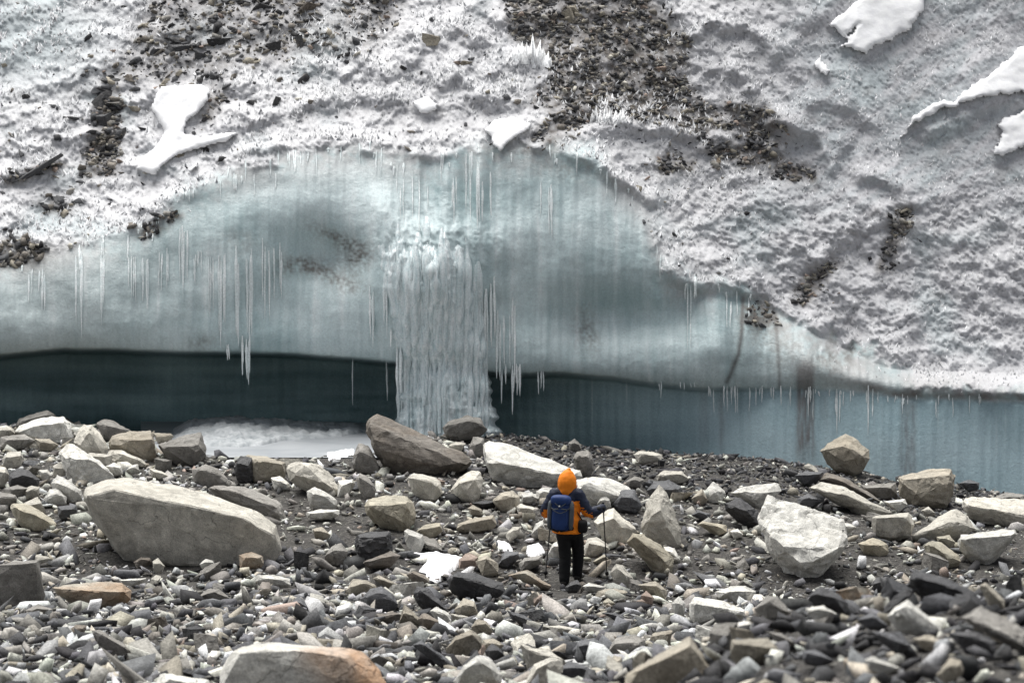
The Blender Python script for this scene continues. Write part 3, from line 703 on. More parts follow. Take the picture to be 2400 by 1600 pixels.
T('B', 'brown', "brown rock below the snow patch", "340,1000 370,975 440,1000 470,1052 400,1055")
T('B', 'slate', "big smooth charcoal rock below the black slate block", "95,1130 150,1070 210,1060 280,1100 300,1160 250,1192 130,1175", "140,1105 220,1090 270,1130", "boulder")
T('B', 'dark', "glossy black ridge of rock left of the pale-based black boulder", "370,1100 400,1060 460,1070 560,1180 580,1205 450,1185 390,1145", "420,1085 500,1150", strata=.4)
T('B', 'white', "white rounded rock under the glossy black ridge", "460,1190 500,1165 570,1205 580,1252 520,1255")
T('B', 'tan', "tan wedge right of the white rounded rock", "590,1185 640,1120 700,1140 720,1200 620,1215")
T('B', 'tan', "tan pointed rock below the tan wedge", "680,1275 710,1230 760,1240 800,1300 720,1315")
T('B', 'slate', "thin grey slate shard pointing down right of centre", "860,1180 960,1210 1050,1270 970,1268 900,1235", strata=.5)
T('B', 'pale', "flat pale slab below the hiker, right of the slate shard", "1085,1268 1140,1262 1270,1290 1240,1312 1120,1314")
T('B', 'tan', "tan pyramid boulder at the bottom centre", "540,1390 600,1320 680,1285 740,1330 745,1385 650,1448 570,1424", "600,1345 690,1310 640,1400", "boulder")
T('B', 'tan', "tan rock behind the pyramid boulder's right side", "740,1340 800,1330 860,1370 800,1412 740,1412")
T('B', 'slate', "long dark slate bar slanting down to the bottom", "370,1370 420,1340 520,1410 610,1490 560,1485 440,1425", "430,1360 540,1445", strata=.5)
T('B', 'white', "large out-of-focus pale rock at the bottom centre", "585,1560 640,1470 720,1415 790,1440 850,1530 830,1590 600,1620", "640,1500 720,1450 780,1490", "boulder")
T('B', 'pale', "blurred pale boulder at the bottom, right of the large pale one", "950,1580 1010,1470 1090,1430 1160,1440 1170,1500 1060,1620 960,1620", "1030,1490 1100,1455", "boulder")
T('B', 'slate', "blurred rounded blue grey rock at the bottom centre right", "1110,1500 1200,1450 1300,1480 1310,1520 1250,1552 1130,1545", soft=2)
T('B', 'tan', "broad blurred tan boulder filling the bottom right of centre", "1475,1530 1600,1450 1700,1400 1790,1350 1830,1320 1880,1400 1965,1520 1920,1620 1480,1630", "1560,1500 1720,1430 1830,1370 1880,1480", "boulder", rough=.6)
T('B', 'tan', "blurred upright brown block left of the broad tan boulder", "1385,1485 1430,1420 1475,1430 1478,1520 1420,1535")
T('B', 'dark', "blurred black rock behind the large pale bottom rock", "750,1400 790,1355 840,1390 862,1430 780,1455")
T('B', 'slate', "dark grey boulder under the dark-fronted pale boulder", "1420,630 1470,590 1470,555 1540,550 1580,640 1540,672 1450,665", name="boulder")
T('B', 'slate', "dark grey boulder behind the tall pointed boulder", "1600,560 1640,510 1720,500 1790,540 1795,612 1720,645 1640,605", name="boulder", back=.8)
T('B', 'tan', "square tan rock above the big charcoal rock", "20,1085 60,1020 140,1030 190,1060 150,1095 40,1105")
T('B', 'tan', "thin tan slab above the glossy black ridge", "160,1020 200,1000 320,1060 300,1078 250,1062")
T('B', 'tan', "tall tan shard right of the big charcoal rock", "300,1255 330,1150 430,1240 432,1285 380,1275")
T('B', 'brown', "brown stone right of the tall tan shard", "400,1232 430,1195 520,1240 500,1293 440,1285")
T('B', 'pink', "small pinkish rock below the hiker's boots", "1010,1122 1060,1095 1100,1130 1050,1145 1010,1152")
T('B', 'yellow', "small cream stone right of and below the hiker", "1370,1142 1400,1120 1440,1150 1390,1172")
T('B', 'slate', "thin black slate right of the small cream stone", "1360,1195 1440,1198 1505,1232 1440,1236")
T('B', 'pink', "pinkish upright stone right of the grey white wedge", "1570,1112 1600,1080 1642,1120 1632,1155 1590,1150")
T('B', 'tan', "layered tan rock behind the pinkish upright stone", "1550,1052 1650,1030 1710,1080 1702,1132 1620,1095", strata=.9)
T('B', 'dark', "black rock right in front of the hiker's boots", "1170,1070 1200,1040 1240,1022 1262,1060 1240,1085 1190,1088", back=-.6)
T('B', 'white', "bright white rock right of the hiker's boots", "1258,1060 1300,1040 1390,1062 1370,1085 1290,1088", back=-.2)
T('B', 'pale', "pale stone right of the tan pyramid boulder", "1000,1440 1040,1380 1090,1370 1118,1425 1060,1450")
T('B', 'slate', "blurred charcoal boulder at the left foot of the right mound", "1210,1400 1250,1340 1330,1330 1390,1380 1330,1430 1240,1440", back=-1)
T('B', 'grey', "blurred grey boulder on the left flank of the right mound", "1400,1400 1440,1330 1540,1310 1600,1340 1590,1420 1480,1440", name="boulder")
# ---- right
T('C', 'tan', "knobbly boulder standing alone against the blue ice", "717,350 760,310 810,290 855,262 920,285 980,345 985,390 960,430 900,452 800,438 740,390", "745,345 815,385 860,320 850,405 940,380", "boulder", d=55.2)
T('C', 'tan', "layered boulder with a dark left face near the ice, far right", "1125,490 1150,475 1300,440 1410,440 1435,490 1425,580 1380,632 1220,640 1140,580", "1160,500 1210,510 1400,480 1250,600", "boulder", strata=.6)
T('C', 'slate', "small dark flat rock right of the layered boulder", "1450,520 1500,498 1560,515 1555,545 1500,558")
T('C', 'pale', "long pale boulder running off the right frame edge", "1470,610 1500,580 1650,590 1860,612 1860,745 1740,748 1620,722 1500,692 1465,650", "1500,640 1640,660 1780,690", "boulder", strata=.4)
T('C', 'pale', "brick-shaped pale boulder in the right rock field", "990,700 1010,690 1190,672 1220,740 1200,790 1100,808 1000,792", "1005,702 1180,695 1200,730", "boulder")
T('C', 'pale', "pale humped boulder right of the brick-shaped one", "1195,800 1330,700 1430,650 1490,680 1540,760 1480,785 1400,805 1280,832", "1280,770 1400,720 1480,740", "boulder")
T('C', 'white', "large pale boulder with a shaded notch near the right edge", "1440,820 1460,790 1600,770 1740,755 1760,790 1700,870 1600,947 1520,922 1450,870", "1460,812 1600,850 1650,810 1740,790 1560,900", "boulder")
T('C', 'yellow', "cream loaf-shaped boulder left of the notched one", "1265,850 1300,815 1360,830 1450,900 1462,930 1390,962 1290,912", "1300,840 1390,900", "boulder")
T('C', 'yellow', "yellowish rock behind the loaf-shaped boulder", "1330,800 1400,790 1435,830 1405,862 1340,825")
T('C', 'yellow', "cream boulder below the brick-shaped one", "915,835 1010,800 1080,840 1080,880 1040,907 950,885", "950,840 1040,845 1000,875", "boulder")
T('C', 'white', "great white tilted slab in the right rock field", "385,680 430,575 500,590 600,630 680,660 760,690 850,710 880,780 880,840 800,910 740,935 715,1000 640,1010 560,962 470,882 410,770", "500,850 640,955 730,900 820,860", "boulder", thick=.85, rough=1.3, d=43.5, front=.5)
T('C', 'pale', "slanting pale slab above the brick-shaped boulder", "655,540 720,510 850,540 960,600 1120,680 1000,692 900,645 760,605", "700,550 850,580 1000,660", "boulder")
T('C', 'brown', "brown slab behind the slanting pale one", "700,510 760,462 880,500 960,560 1070,630 960,615 850,560", name="boulder", back=.9)
T('C', 'slate', "dark grey block on the gravel below the lone boulder", "580,480 640,455 740,460 720,500 640,527", name="boulder")
T('C', 'white', "white-topped boulder above the great white slab", "240,570 320,535 500,512 520,560 430,605 400,645 330,605", "300,570 430,570 390,610", "boulder")
T('C', 'dark', "dark green black boulder left of the great white slab", "215,620 300,590 400,660 405,745 330,725 220,665", "250,640 330,655", "boulder", strata=.6, back=-.3)
T('C', 'white', "white diamond-shaped rock left of the white-topped boulder", "110,570 160,505 230,570 200,622 130,612", "170,560")
T('C', 'tan', "tan rock beside the white diamond-shaped rock", "45,600 100,545 135,610 90,632")
T('C', 'yellow', "cream block on dark soil left of the great white slab", "75,735 100,715 230,740 240,780 190,793")
T('C', 'white', "small rounded white stone under the cream block", "245,772 290,757 320,790 270,808")
T('C', 'slate', "small dark rock above the cream block", "40,690 80,660 150,680 135,715")
T('C', 'white', "blurred bright white boulder on the right mound's left end", "20,1165 60,1115 200,1130 330,1180 340,1222 60,1255 30,1210", "60,1150 200,1170 320,1200", "boulder")
T('C', 'white', "blurred pale boulder behind the bright white one", "170,1090 250,1060 330,1055 390,1090 340,1172 190,1125", "230,1090 330,1085", "boulder", back=.8)
T('C', 'grey', "blurred grey wedge right of the bright white boulder", "370,1185 440,1105 500,1110 570,1200 480,1235 430,1225", "450,1140 520,1180")
T('C', 'dark', "blurred black boulder on the crest of the right mound", "640,1120 720,1060 790,1080 870,1150 860,1212 760,1205", "700,1100 800,1120", "boulder")
T('C', 'white', "blurred flat pale rock below the crest's black boulder", "645,1175 740,1160 820,1210 700,1235 650,1205")
T('C', 'white', "blurred white pyramid boulder on the right mound", "1070,1220 1120,1165 1180,1125 1280,1205 1370,1290 1290,1305 1120,1275", "1110,1200 1180,1160 1260,1250", "boulder")
T('C', 'dark', "blurred long black slab with pale top, right mound crest", "1180,1060 1200,1000 1220,970 1370,1010 1550,1090 1560,1140 1400,1165 1250,1105", "1200,1010 1350,1045 1520,1110", "boulder", strata=.5)
T('C', 'tan', "blurred tan standing stone near the right frame edge", "1555,1060 1590,1035 1690,1130 1695,1185 1610,1155")
T('C', 'grey', "blurred broad slate slab at the right frame edge", "1450,1225 1570,1160 1850,1310 1850,1410 1600,1300", "1500,1230 1700,1310", "boulder", strata=.4)
T('C', 'dark', "blurred black boulder under the broad slate slab", "1380,1300 1560,1290 1650,1350 1640,1422 1480,1395", name="boulder")
T('C', 'tan', "blurred tan block with a shaded face at the bottom right", "240,1430 260,1340 360,1340 450,1330 505,1390 430,1455 330,1492", "270,1360 380,1365 490,1385", "boulder")
T('C', 'grey', "blurred thin grey slab above the tan block", "430,1292 520,1305 600,1360 520,1365")
T('C', 'white', "blurred long white rock at the bottom right", "950,1445 1000,1425 1150,1490 1080,1513 970,1485")
T('C', 'tan', "blurred cream rock right of the centre of the right mound", "1200,1335 1300,1310 1400,1370 1380,1403 1250,1375")
T('C', 'tan', "blurred brown wedge low in the right corner", "1330,1525 1400,1430 1470,1450 1478,1510 1380,1555")
T('C', 'slate', "blurred grey slab in the middle of the right mound", "970,1295 1090,1300 1200,1370 1130,1405")
T('C', 'rust', "blurred small orange rock low on the right mound", "840,1442 890,1425 920,1480 850,1493")
T('C', 'slate', "blurred smooth grey rock right of the tan block", "620,1395 700,1390 800,1450 720,1472 630,1455")
T('C', 'slate', "blurred grey wedge left of the white pyramid boulder", "910,1235 1000,1190 1080,1270 980,1278")
T('C', 'pale', "small beige rock at the foot of the long black slab", "1085,1042 1130,1020 1175,1060 1160,1092 1095,1103")
T('C', 'dark', "black chip of rock left of the small beige rock", "985,1050 1020,1010 1080,1010 1085,1090 1000,1092")
T('C', 'grey', "grey rock behind the slanting pale slab's right end", "930,530 1120,515 1130,590 1050,602 960,570", name="boulder", back=.5)
T('C', 'white', "white rock under the layered boulder's left face", "1050,615 1170,600 1182,632 1130,668")
T('C', 'slate', "grey dark rock left of the slanting pale slab", "600,602 660,570 750,610 680,642 610,635")
T('C', 'pale', "small pale stone between the brick-shaped and long pale boulders", "1250,662 1290,640 1332,680 1280,693")
T('C', 'grey', "low grey boulder against the ice at the right edge", "1620,600 1700,565 1800,580 1800,640 1680,640", name="boulder", back=.6)
T('C', 'white', "blurred white rock left of the broad tan boulder's top", "-60,1150 -20,1110 15,1150 10,1210 -40,1215", back=-.2)
print("traced rocks", len(BLOCKS))
# ------------------------------------------------------------------ loose stones and rubble
def hull_arrays(n, r, flat):
    P = np.array([[a, b, c] for a in (-1, 1) for b in (-1, 1) for c in (-1, 1)], float) * (.62 + .38 * r.random((8, 3)))
    if r.random() < .5:                                     # splintery, many-sided pieces
        Q = r.normal(size=(n, 3)); Q /= np.linalg.norm(Q, axis=1)[:, None]; P = np.sign(Q) * np.abs(Q) ** .8 * (.65 + .5 * r.random((n, 1)))
    elif n > 12:                                              # a few broken corners
        Q = []
        for p in P: Q += [p * np.array([1, .55 + .4 * r.random(), .9]), p * np.array([.55 + .4 * r.random(), 1, 1])] if r.random() < .5 else [p]
        P = np.array(Q)
    sk = np.eye(3); sk[0, 2], sk[1, 2], sk[0, 1] = r.normal(0, .3), r.normal(0, .3), r.normal(0, .35)
    P = (P @ sk.T) * np.array([1, .72, flat])
    P[:, 2] *= 1 + .5 * r.normal() * P[:, 0] * .5           # wedge
    bm = bmesh.new()
    for p in P: bm.verts.new(p)
    res = bmesh.ops.convex_hull(bm, input=bm.verts)
    bmesh.ops.delete(bm, geom=[g for g in set(res['geom_interior'] + res['geom_unused']) if isinstance(g, bmesh.types.BMVert)], context='VERTS')
    bmesh.ops.triangulate(bm, faces=bm.faces); bm.verts.index_update(); bm.normal_update()
    V = np.array([v.co for v in bm.verts]); F = np.array([[v.index for v in f.verts] for f in bm.faces]); bm.free()
    return V, F
r_ = np.random.default_rng(21)
PROTO_S = [hull_arrays(11, r_, f) for f in np.linspace(.16, .6, 16)]
PROTO_L = [hull_arrays(20, r_, f) for f in np.linspace(.3, .75, 16)]
PAL = {k: np.array(ROCK[k][0]) for k in ROCK}
def rot_mats(yaw, tx, ty):
    cz, sz, cx, sx, cy, sy = np.cos(yaw), np.sin(yaw), np.cos(tx), np.sin(tx), np.cos(ty), np.sin(ty)
    o, l = np.zeros_like(yaw), np.ones_like(yaw)
    Rz = np.stack([cz, -sz, o, sz, cz, o, o, o, l], -1).reshape(-1, 3, 3)
    Rx = np.stack([l, o, o, o, cx, -sx, o, sx, cx], -1).reshape(-1, 3, 3)
    Ry = np.stack([cy, o, sy, o, l, o, -sy, o, cy], -1).reshape(-1, 3, 3)
    return Rx @ Ry @ Rz
def stone_mesh(name, pos, size, cols, r, big_at=.11, tilt=.42):
    n = len(pos); R_ = rot_mats(r.random(n) * 6.283, r.normal(0, tilt, n), r.normal(0, tilt, n))
    pick = r.integers(0, 16, n); Vs, Fs, Cs, off = [], [], [], 0
    asp = np.stack([.75 + .85 * r.random(n), .55 + .6 * r.random(n), .55 + .8 * r.random(n)], -1)
    for big in (False, True):
        for k in range(16):
            idx = np.where((pick == k) & ((size > big_at) == big))[0]
            if not len(idx): continue
            V, F = (PROTO_L if big else PROTO_S)[k]
            P = V[None] * (asp[idx] * size[idx, None] * .5)[:, None, :]
            P = np.einsum('nij,nvj->nvi', R_[idx], P) + pos[idx][:, None, :]
            Vs.append(P.reshape(-1, 3)); nv = len(V)
            Fs.append((F[None] + (np.arange(len(idx)) * nv)[:, None, None] + off).reshape(-1, 3)); off += len(idx) * nv
            Cs.append(np.repeat(cols[idx], nv, 0))
    me = np_mesh(name, np.concatenate(Vs), np.concatenate(Fs), smooth=False)
    attr(me, "Col", np.concatenate(Cs))
    return me
BL = np.array(BLOCKS)
def near_block(x, y, k):
    out = np.zeros(len(x), bool)
    for bx, by, br in BL: out |= (x - bx) ** 2 + (y - by) ** 2 < (k * br) ** 2
    return out
def to_px(x, y, z):
    rx, ry, rz = x, y * CP - (z - CAM_H) * SP, y * SP + (z - CAM_H) * CP
    return 1200 + FOC * rx / ry, 800 - FOC * rz / ry
MIX = {  # zone -> palette weights
    'fore': dict(slate=.29, grey=.20, pale=.17, white=.15, tan=.07, dark=.12, brown=.03, pink=.01),
    'mound': dict(dark=.30, slate=.38, grey=.10, pale=.08, white=.06, tan=.06, rust=.02),
    'mid': dict(grey=.26, pale=.24, slate=.18, white=.12, tan=.10, dark=.10, pink=.03),
    'slope': dict(slate=.36, dark=.38, grey=.16, pale=.06, tan=.04),
    'pile': dict(pale=.34, white=.22, grey=.22, tan=.14, slate=.08),
}
def zone_of(px, py, y):
    z = np.full(len(px), 'mid', dtype='<U6')
    z[y < 44.5] = 'fore'
    z[(px > 1420) & (y < 24)] = 'mound'
    z[(px > 1130) & (y > 49.5)] = 'slope'
    z[(px < 420) & (y > 45.5)] = 'pile'
    return z
def paint(z, r):
    c = np.zeros((len(z), 3))
    for k, mx in MIX.items():
        i = np.where(z == k)[0]
        if len(i):
            names = list(mx); p = np.array([mx[q] for q in names]); p /= p.sum()
            c[i] = np.array([PAL[q] for q in names])[r.choice(len(names), len(i), p=p)]
    c = np.minimum(c, .56)
    return c * (.5 + .85 * r.random((len(z), 1))) * (1 + .015 * r.normal(size=(len(z), 3))) * 1.0
def spread(n, d0, d1, r, margin=1.6):
    y = np.sqrt(r.random(n * 2) * (d1 ** 2 - d0 ** 2) + d0 ** 2); x = (r.random(n * 2) - .5) * (.36 * y + 2 * margin)
    return x[:n], y[:n]

# single loose stones, one object each
r = np.random.default_rng(77)
PROTO_ROCK = []
for i in range(14):
    V, F = hull_arrays(15, r, .35 + .45 * r.random())
    bm = bmesh.new(); 
    for p in V: bm.verts.new(p * .5)
    bmesh.ops.convex_hull(bm, input=bm.verts)
    m_ = finish_rock(bm, 1.0, 300 + i, .17, 1.1, .4 * (i % 3 == 0), .02, chips=7); m_.name = "rock"; m_.materials.append(M_ROCK['grey'])
    PROTO_ROCK.append(m_)
WORDS = {'white': 'white', 'pale': 'pale', 'yellow': 'cream', 'tan': 'tan', 'grey': 'grey', 'slate': 'blue grey slaty', 'dark': 'black', 'pink': 'pinkish', 'rust': 'rusty', 'brown': 'brown'}
LIMIT = {'fore': 48, 'mound': 30, 'mid': 20, 'slope': 10, 'pile': 14}
placed = {k: 0 for k in LIMIT}; seen_lab = set(); NB = np.array(BLOCKS)
x, y = spread(6000, 15, 55.5, r, .0); z = ground_z(x, y); px, py = to_px(x, y, z); zn = zone_of(px, py, y)
ok = (px > 10) & (px < 2390) & (py > 1000) & (py < 1590) & ~((px > 380) & (px < 900) & (y > 51))
extra = []
for i in np.where(ok)[0]:
    k = zn[i]
    if placed[k] >= LIMIT[k]: continue
    s = {'fore': .29, 'mound': .19, 'mid': .34, 'slope': .22, 'pile': .36}[k] * (.7 + .7 * r.random())
    if near_block(x[i:i + 1], y[i:i + 1], 1.05)[0] or any((x[i] - a) ** 2 + (y[i] - b) ** 2 < .5 for a, b in extra): continue
    names = list(MIX[k]); p = np.array([MIX[k][q] for q in names]); p /= p.sum(); kind = names[r.choice(len(names), p=p)]
    j = int(np.argmin((NB[:, 0] - x[i]) ** 2 + (NB[:, 1] - y[i]) ** 2))
    dx, dy = x[i] - NB[j, 0], y[i] - NB[j, 1]
    rel = ("just right of" if dx > 0 else "just left of") if abs(dx) > abs(dy) * .7 else ("just behind" if dy > 0 else "just in front of")
    lab = "loose %s stone %s the %s" % (WORDS[kind], rel, HEADS[j].split(',')[0])
    if lab in seen_lab or len(lab.split()) > 16: continue
    seen_lab.add(lab)
    o = bpy.data.objects.new("rock", PROTO_ROCK[int(r.integers(14))]); col.objects.link(o)
    o.material_slots[0].link = 'OBJECT'; o.material_slots[0].material = M_ROCK[kind]
    o.scale = (s * (.9 + .4 * r.random()), s * (.8 + .3 * r.random()), s * (.7 + .4 * r.random()))
    o.rotation_euler = (r.normal(0, .2), r.normal(0, .2), r.random() * 6.28)
    o.location = (x[i], y[i], z[i] + .10 * s)
    tag(o, lab, 'rock', 'loose stones among the boulders')
    placed[k] += 1; extra.append((x[i], y[i]))
BL = np.concatenate([BL, [(a, b, .17) for a, b in extra], [(at(1335, 1372, 43.)[0], 42.9, .45), (at(1335, 1372, 42.)[0], 41.9, .55), (at(1338, 1372, 41.2)[0], 41.1, .4)]])
print("loose stones", placed)

SNOWP = [[(962, 1295), (1023, 1290), (1045, 1298), (1085, 1308), (1068, 1332), (1023, 1360), (978, 1338), (1000, 1315)],
         [(1165, 1260), (1193, 1268), (1203, 1282), (1168, 1287)], [(1232, 1275), (1262, 1265), (1280, 1288), (1255, 1302), (1234, 1292)]]
# everything smaller: rubble nobody could count
def rubble(name, label, n_list, d0, d1, seed, keep=None, lift=.06, margin=1.6):
    r = np.random.default_rng(seed); Ps, Ss = [], []
    for n, s0, s1, k, *dr in n_list:
        x, y = spread(n, *(dr or (d0, d1)), r, margin); s = s0 + (s1 - s0) * r.random(n) ** 1.7
        z = ground_z(x, y) + ground_rough(x, y); px, py = to_px(x, y, z)
        m = ~near_block(x, y, k) & ~((px > 400) & (px < 880) & (y > 51.8))
        for P_ in SNOWP: m &= poly_sdf(P_, px, py) < -2
        m &= ~((px > 1400) & (y < 24) & (s > .20))
        if keep is not None: m &= keep(px, py, x, y, s, r)
        z = z + s * .04 + r.random(n) * lift * (s > .07)
        Ps.append(np.stack([x, y, z], -1)[m]); Ss.append(s[m])
    P, S = np.concatenate(Ps), np.concatenate(Ss)
    px, py = to_px(P[:, 0], P[:, 1], P[:, 2])
    me = stone_mesh(name, P, S, paint(zone_of(px, py, P[:, 1]), r), r)
    tag(link(name, me, M_RUBBLE), label, None, None, "stuff")
    return len(P)
n1 = rubble("rubble", "grey slaty rubble covering the slope in front of the boulders", [(2600, .15, .36, .95), (7500, .08, .16, .85), (20000, .025, .075, .75), (2600, .07, .19, .85, 12, 24), (5000, .02, .06, .8, 12, 24)], 12, 44.5, 5)
def keep_mid(px, py, x, y, s, r):
    dens = np.clip(.68 + 1.0 * fbm(x * .45, y * .45, 9.1, 3), .12, 1)
    dens = np.where((px > 1130) & (y > 49.5), np.where(s > .13, .15, 1.0), dens)
    dens = np.where((px < 420) & (y > 45), np.maximum(dens, .8), dens)
    return r.random(len(x)) < dens
n2 = rubble("gravel", "dark gravel and small stones between the boulders", [(2600, .14, .32, .75), (12000, .065, .15, .7), (17000, .024, .06, .6)], 44.5, 58, 6, keep_mid, .03)
print("rubble", n1, n2)

# ------------------------------------------------------------------ snow on the ground, frozen pool
def snow_mat(name, c0, c1, sc=6):
    t = NT(name); v = t.coords(); n1, n2 = t.noise(v, sc, 5), t.noise(v, sc * 9, 5, .7)
    t.l(t.mix(c0, c1, t.ramp(n1, [(.3, 0.), (.65, 1.)])), t.b.inputs["Base Color"])
    t.b.inputs["Roughness"].default_value = .65; t.b.inputs["Specular IOR Level"].default_value = .25
    t.b.inputs["Subsurface Weight"].default_value = .0
    t.l(t.bump(n2, .25, .02, t.bump(n1, .25, .06)), t.b.inputs["Normal"])
    return t.m
M_SNOW = snow_mat("snow", (.80, .80, .82), (.90, .90, .90))
M_CRUST = snow_mat("pool_crust", (.24, .262, .275), (.44, .455, .465), 4)
def one_piece(m):
    """the connected piece of a mask that holds its middle"""
    c = np.argwhere(m); k = c[np.argmin(((c - c.mean(0)) ** 2).sum(1))]
    out = np.zeros_like(m); out[tuple(k)] = True
    while True:
        g = out.copy(); g[1:] |= out[:-1]; g[:-1] |= out[1:]; g[:, 1:] |= out[:, :-1]; g[:, :-1] |= out[:, 1:]; g &= m
        if (g == out).all(): return out
        out = g
def trim(V, F):
    u, inv = np.unique(F, return_inverse=True)
    return V[u], inv.reshape(F.shape)
def ground_snow(label, P, thick=.07):
    P = np.array(P, float); step = 3.0
    xs, ys = np.arange(P[:, 0].min() - 6, P[:, 0].max() + 6, step), np.arange(P[:, 1].min() - 6, P[:, 1].max() + 6, step)
    X, Y = np.meshgrid(xs, ys)
    sdf = poly_sdf(P, X + 3 * fbm(X / 25, Y / 25, 2., 2), Y + 2 * fbm(X / 25, Y / 25, 7., 2))
    d = np.array([ground_hit(a, b) for a, b in zip(X.ravel(), Y.ravel())]).reshape(X.shape)
    q = at(X, Y, d); q[..., 2] += ground_rough(q[..., 0], q[..., 1]) * .7 + np.where(sdf > 0, .02 + .8 * thick * np.sqrt(np.clip(sdf / 14, 0, 1)), -.06)
    F = grid_faces(*X.shape); keepf = one_piece(sdf > -3).ravel()[F].all(1)
    b = q.reshape(-1, 3).mean(0)
    tag(link("snow_patch", np_mesh("snow_patch", *trim(q.reshape(-1, 3) - b, F[keepf])), M_SNOW, loc=b), label, "snow patch", "snow patches on the rubble")
ground_snow("bright white snow patch on the rubble left of the hiker", SNOWP[0], .10)
ground_snow("small snow patch left of the hiker's left pole", SNOWP[1], .06)
ground_snow("snow patch at the hiker's left pole, beside the white rock", SNOWP[2], .06)
ground_snow("snow sheet on the right shore of the frozen pool", [(765, 1062), (800, 1045), (850, 1037), (850, 1052), (815, 1068), (770, 1074)], .05)
ground_snow("white snow at the foot of the frozen waterfall", [(990, 1018), (1030, 1003), (1040, 1012), (1012, 1024)], .05)

# frozen pool and its broken crust
POOL_Z = 1.15
px_, d_ = np.meshgrid(np.linspace(330, 960, 64), np.linspace(51.8, 62.5, 48))
q = at(px_, 1000, d_); q[..., 2] = POOL_Z + .004 * fbm(q[..., 0] * 2, q[..., 1] * 2, 1., 3)
me = np_mesh("frozen_pool", q.reshape(-1, 3), grid_faces(*px_.shape)[:, ::-1])
t = NT("pool_ice"); v = t.coords(); n1, n2 = t.noise(v, .8, 4), t.noise(v, 9, 5)
t.l(t.mix((.27, .287, .305), (.36, .375, .39), t.ramp(n1, [(.35, 0.), (.65, 1.)])), t.b.inputs["Base Color"])
t.b.inputs["Roughness"].default_value = .45; t.l(t.bump(n2, .15, .02), t.b.inputs["Normal"])
tag(link("frozen_pool", me, t.m), kind="structure")
px_, d_ = np.meshgrid(np.linspace(385, 900, 190), np.linspace(53.4, 61.2, 130))
edge_d = np.interp(px_, [385, 420, 470, 560, 620, 660, 720, 800, 850, 900], [56.5, 55.2, 54.3, 53.9, 54.6, 55.4, 56.0, 56.6, 57.6, 58.6]) + .25 * fbm(px_ / 40, d_ * .8, 3., 3)
hm = np.interp(px_, [385, 420, 520, 560, 620, 700, 760, 850, 900], [.04, .08, .17, .17, .14, .11, .07, .03, .03])
lum = ridged(px_ / 34, d_ * 1.7, 5., 4)
h = (d_ - edge_d); h = sstep(0, .25, h) * (.05 + .09 * np.clip(lum, -.2, 1)) + hm * sstep(.6, 3.4, h) + .08 * sstep(.2, .8, h) * fbm(px_ / 30, d_ * 2.0, 8., 4)
h = h * sstep(390, 450, px_) * sstep(900, 820, px_) * sstep(60.2, 58.6, d_) - .03
h = np.where(d_ < edge_d, -.05, h)
q = at(px_, 1000, d_); q[..., 2] = POOL_Z + h
b = np.array([q[..., 0].mean(), q[..., 1].mean(), POOL_Z])
me = np_mesh("ice_crust", q.reshape(-1, 3) - b, grid_faces(*px_.shape)[:, ::-1])
tag(link("ice_crust", me, M_CRUST, loc=b), "lumpy white ice crust banked up along the back of the frozen pool", "ice crust")
# ------------------------------------------------------------------ glacier dressing
def ice_mat(name, c0, c1, rough=.28, sx=14, stretch=.06):
    t = NT(name); v = t.coords()
    mp = t.n("ShaderNodeMapping"); mp.inputs["Scale"].default_value = (1, 1, stretch); t.l(v, mp.inputs[0])
    n1, n2 = t.noise(mp.outputs[0], sx, 5, .6), t.noise(v, 30, 5, .65)
    c = t.mix(c0, c1, t.ramp(n1, [(.32, 0.), (.66, 1.)]))
    t.l(t.mix(c, t.ramp(n2, [(.3, .8), (.7, 1.15)]), 1.0, 'MULTIPLY'), t.b.inputs["Base Color"])
    t.b.inputs["Roughness"].default_value = rough; t.b.inputs["Specular IOR Level"].default_value = .45
    t.l(t.bump(n2, .3, .02, t.bump(n1, .4, .04)), t.b.inputs["Normal"])
    return t.m
M_FALL = ice_mat("waterfall_ice", (.47, .58, .60), (.82, .87, .875))
M_ICICLE = ice_mat("icicle_ice", (.60, .68, .685), (.84, .87, .87), .25)
# frozen waterfall: fluted half column rooted in the lip and standing on the ground
py_, s_ = np.meshgrid(np.linspace(470, 1035, 250), np.linspace(-1, 1, 150), indexing='ij')
cx = np.interp(py_, [470, 530, 620, 700, 850, 1000, 1040], [975, 980, 992, 1008, 1038, 1049, 1052])
hw = np.interp(py_, [530, 620, 700, 800, 850, 900, 1000, 1040], [110, 106, 106, 100, 104, 107, 120, 134]) * (1 + .10 * perlin(py_ / 15, np.sign(s_) * 3.3, 2.4) + .10 * perlin(py_ / 60, np.sign(s_) * 9.3, 2.4))
px_ = cx + hw * s_
arch = np.sqrt(np.clip(1 - s_ ** 2, 0, 1))
lipd = 57.05
base_d = np.interp(py_, [530, 640, 760, 860, 1035], [0, 0, .35, 1, 1]) * lipd + (1 - np.interp(py_, [530, 640, 760, 860, 1035], [0, 0, .35, 1, 1])) * np.minimum(g_depth(px_, np.minimum(py_, 800), D_SMOOTH), 58.5)
fl = ridged(px_ / 26 + .35 * perlin(px_ / 60, py_ / 120, 3.), py_ / 330, 4., 3)
dd = base_d + np.interp(py_, [530, 600, 700, 860], [.32, .14, .16, .45]) - arch * np.interp(py_, [530, 640, 760, 900, 1035], [.10, .28, .45, .85, .95])
dd -= (.15 * fl + .06 * perlin(px_ / 7, py_ / 140, 8.) + .09 * fbm(px_ / 20, py_ / 30, 9., 4)) * np.clip(arch * 2.5, 0, 1)
dd += .14 * np.exp(-((px_ - 1022) / 9) ** 2) * sstep(740, 800, py_)
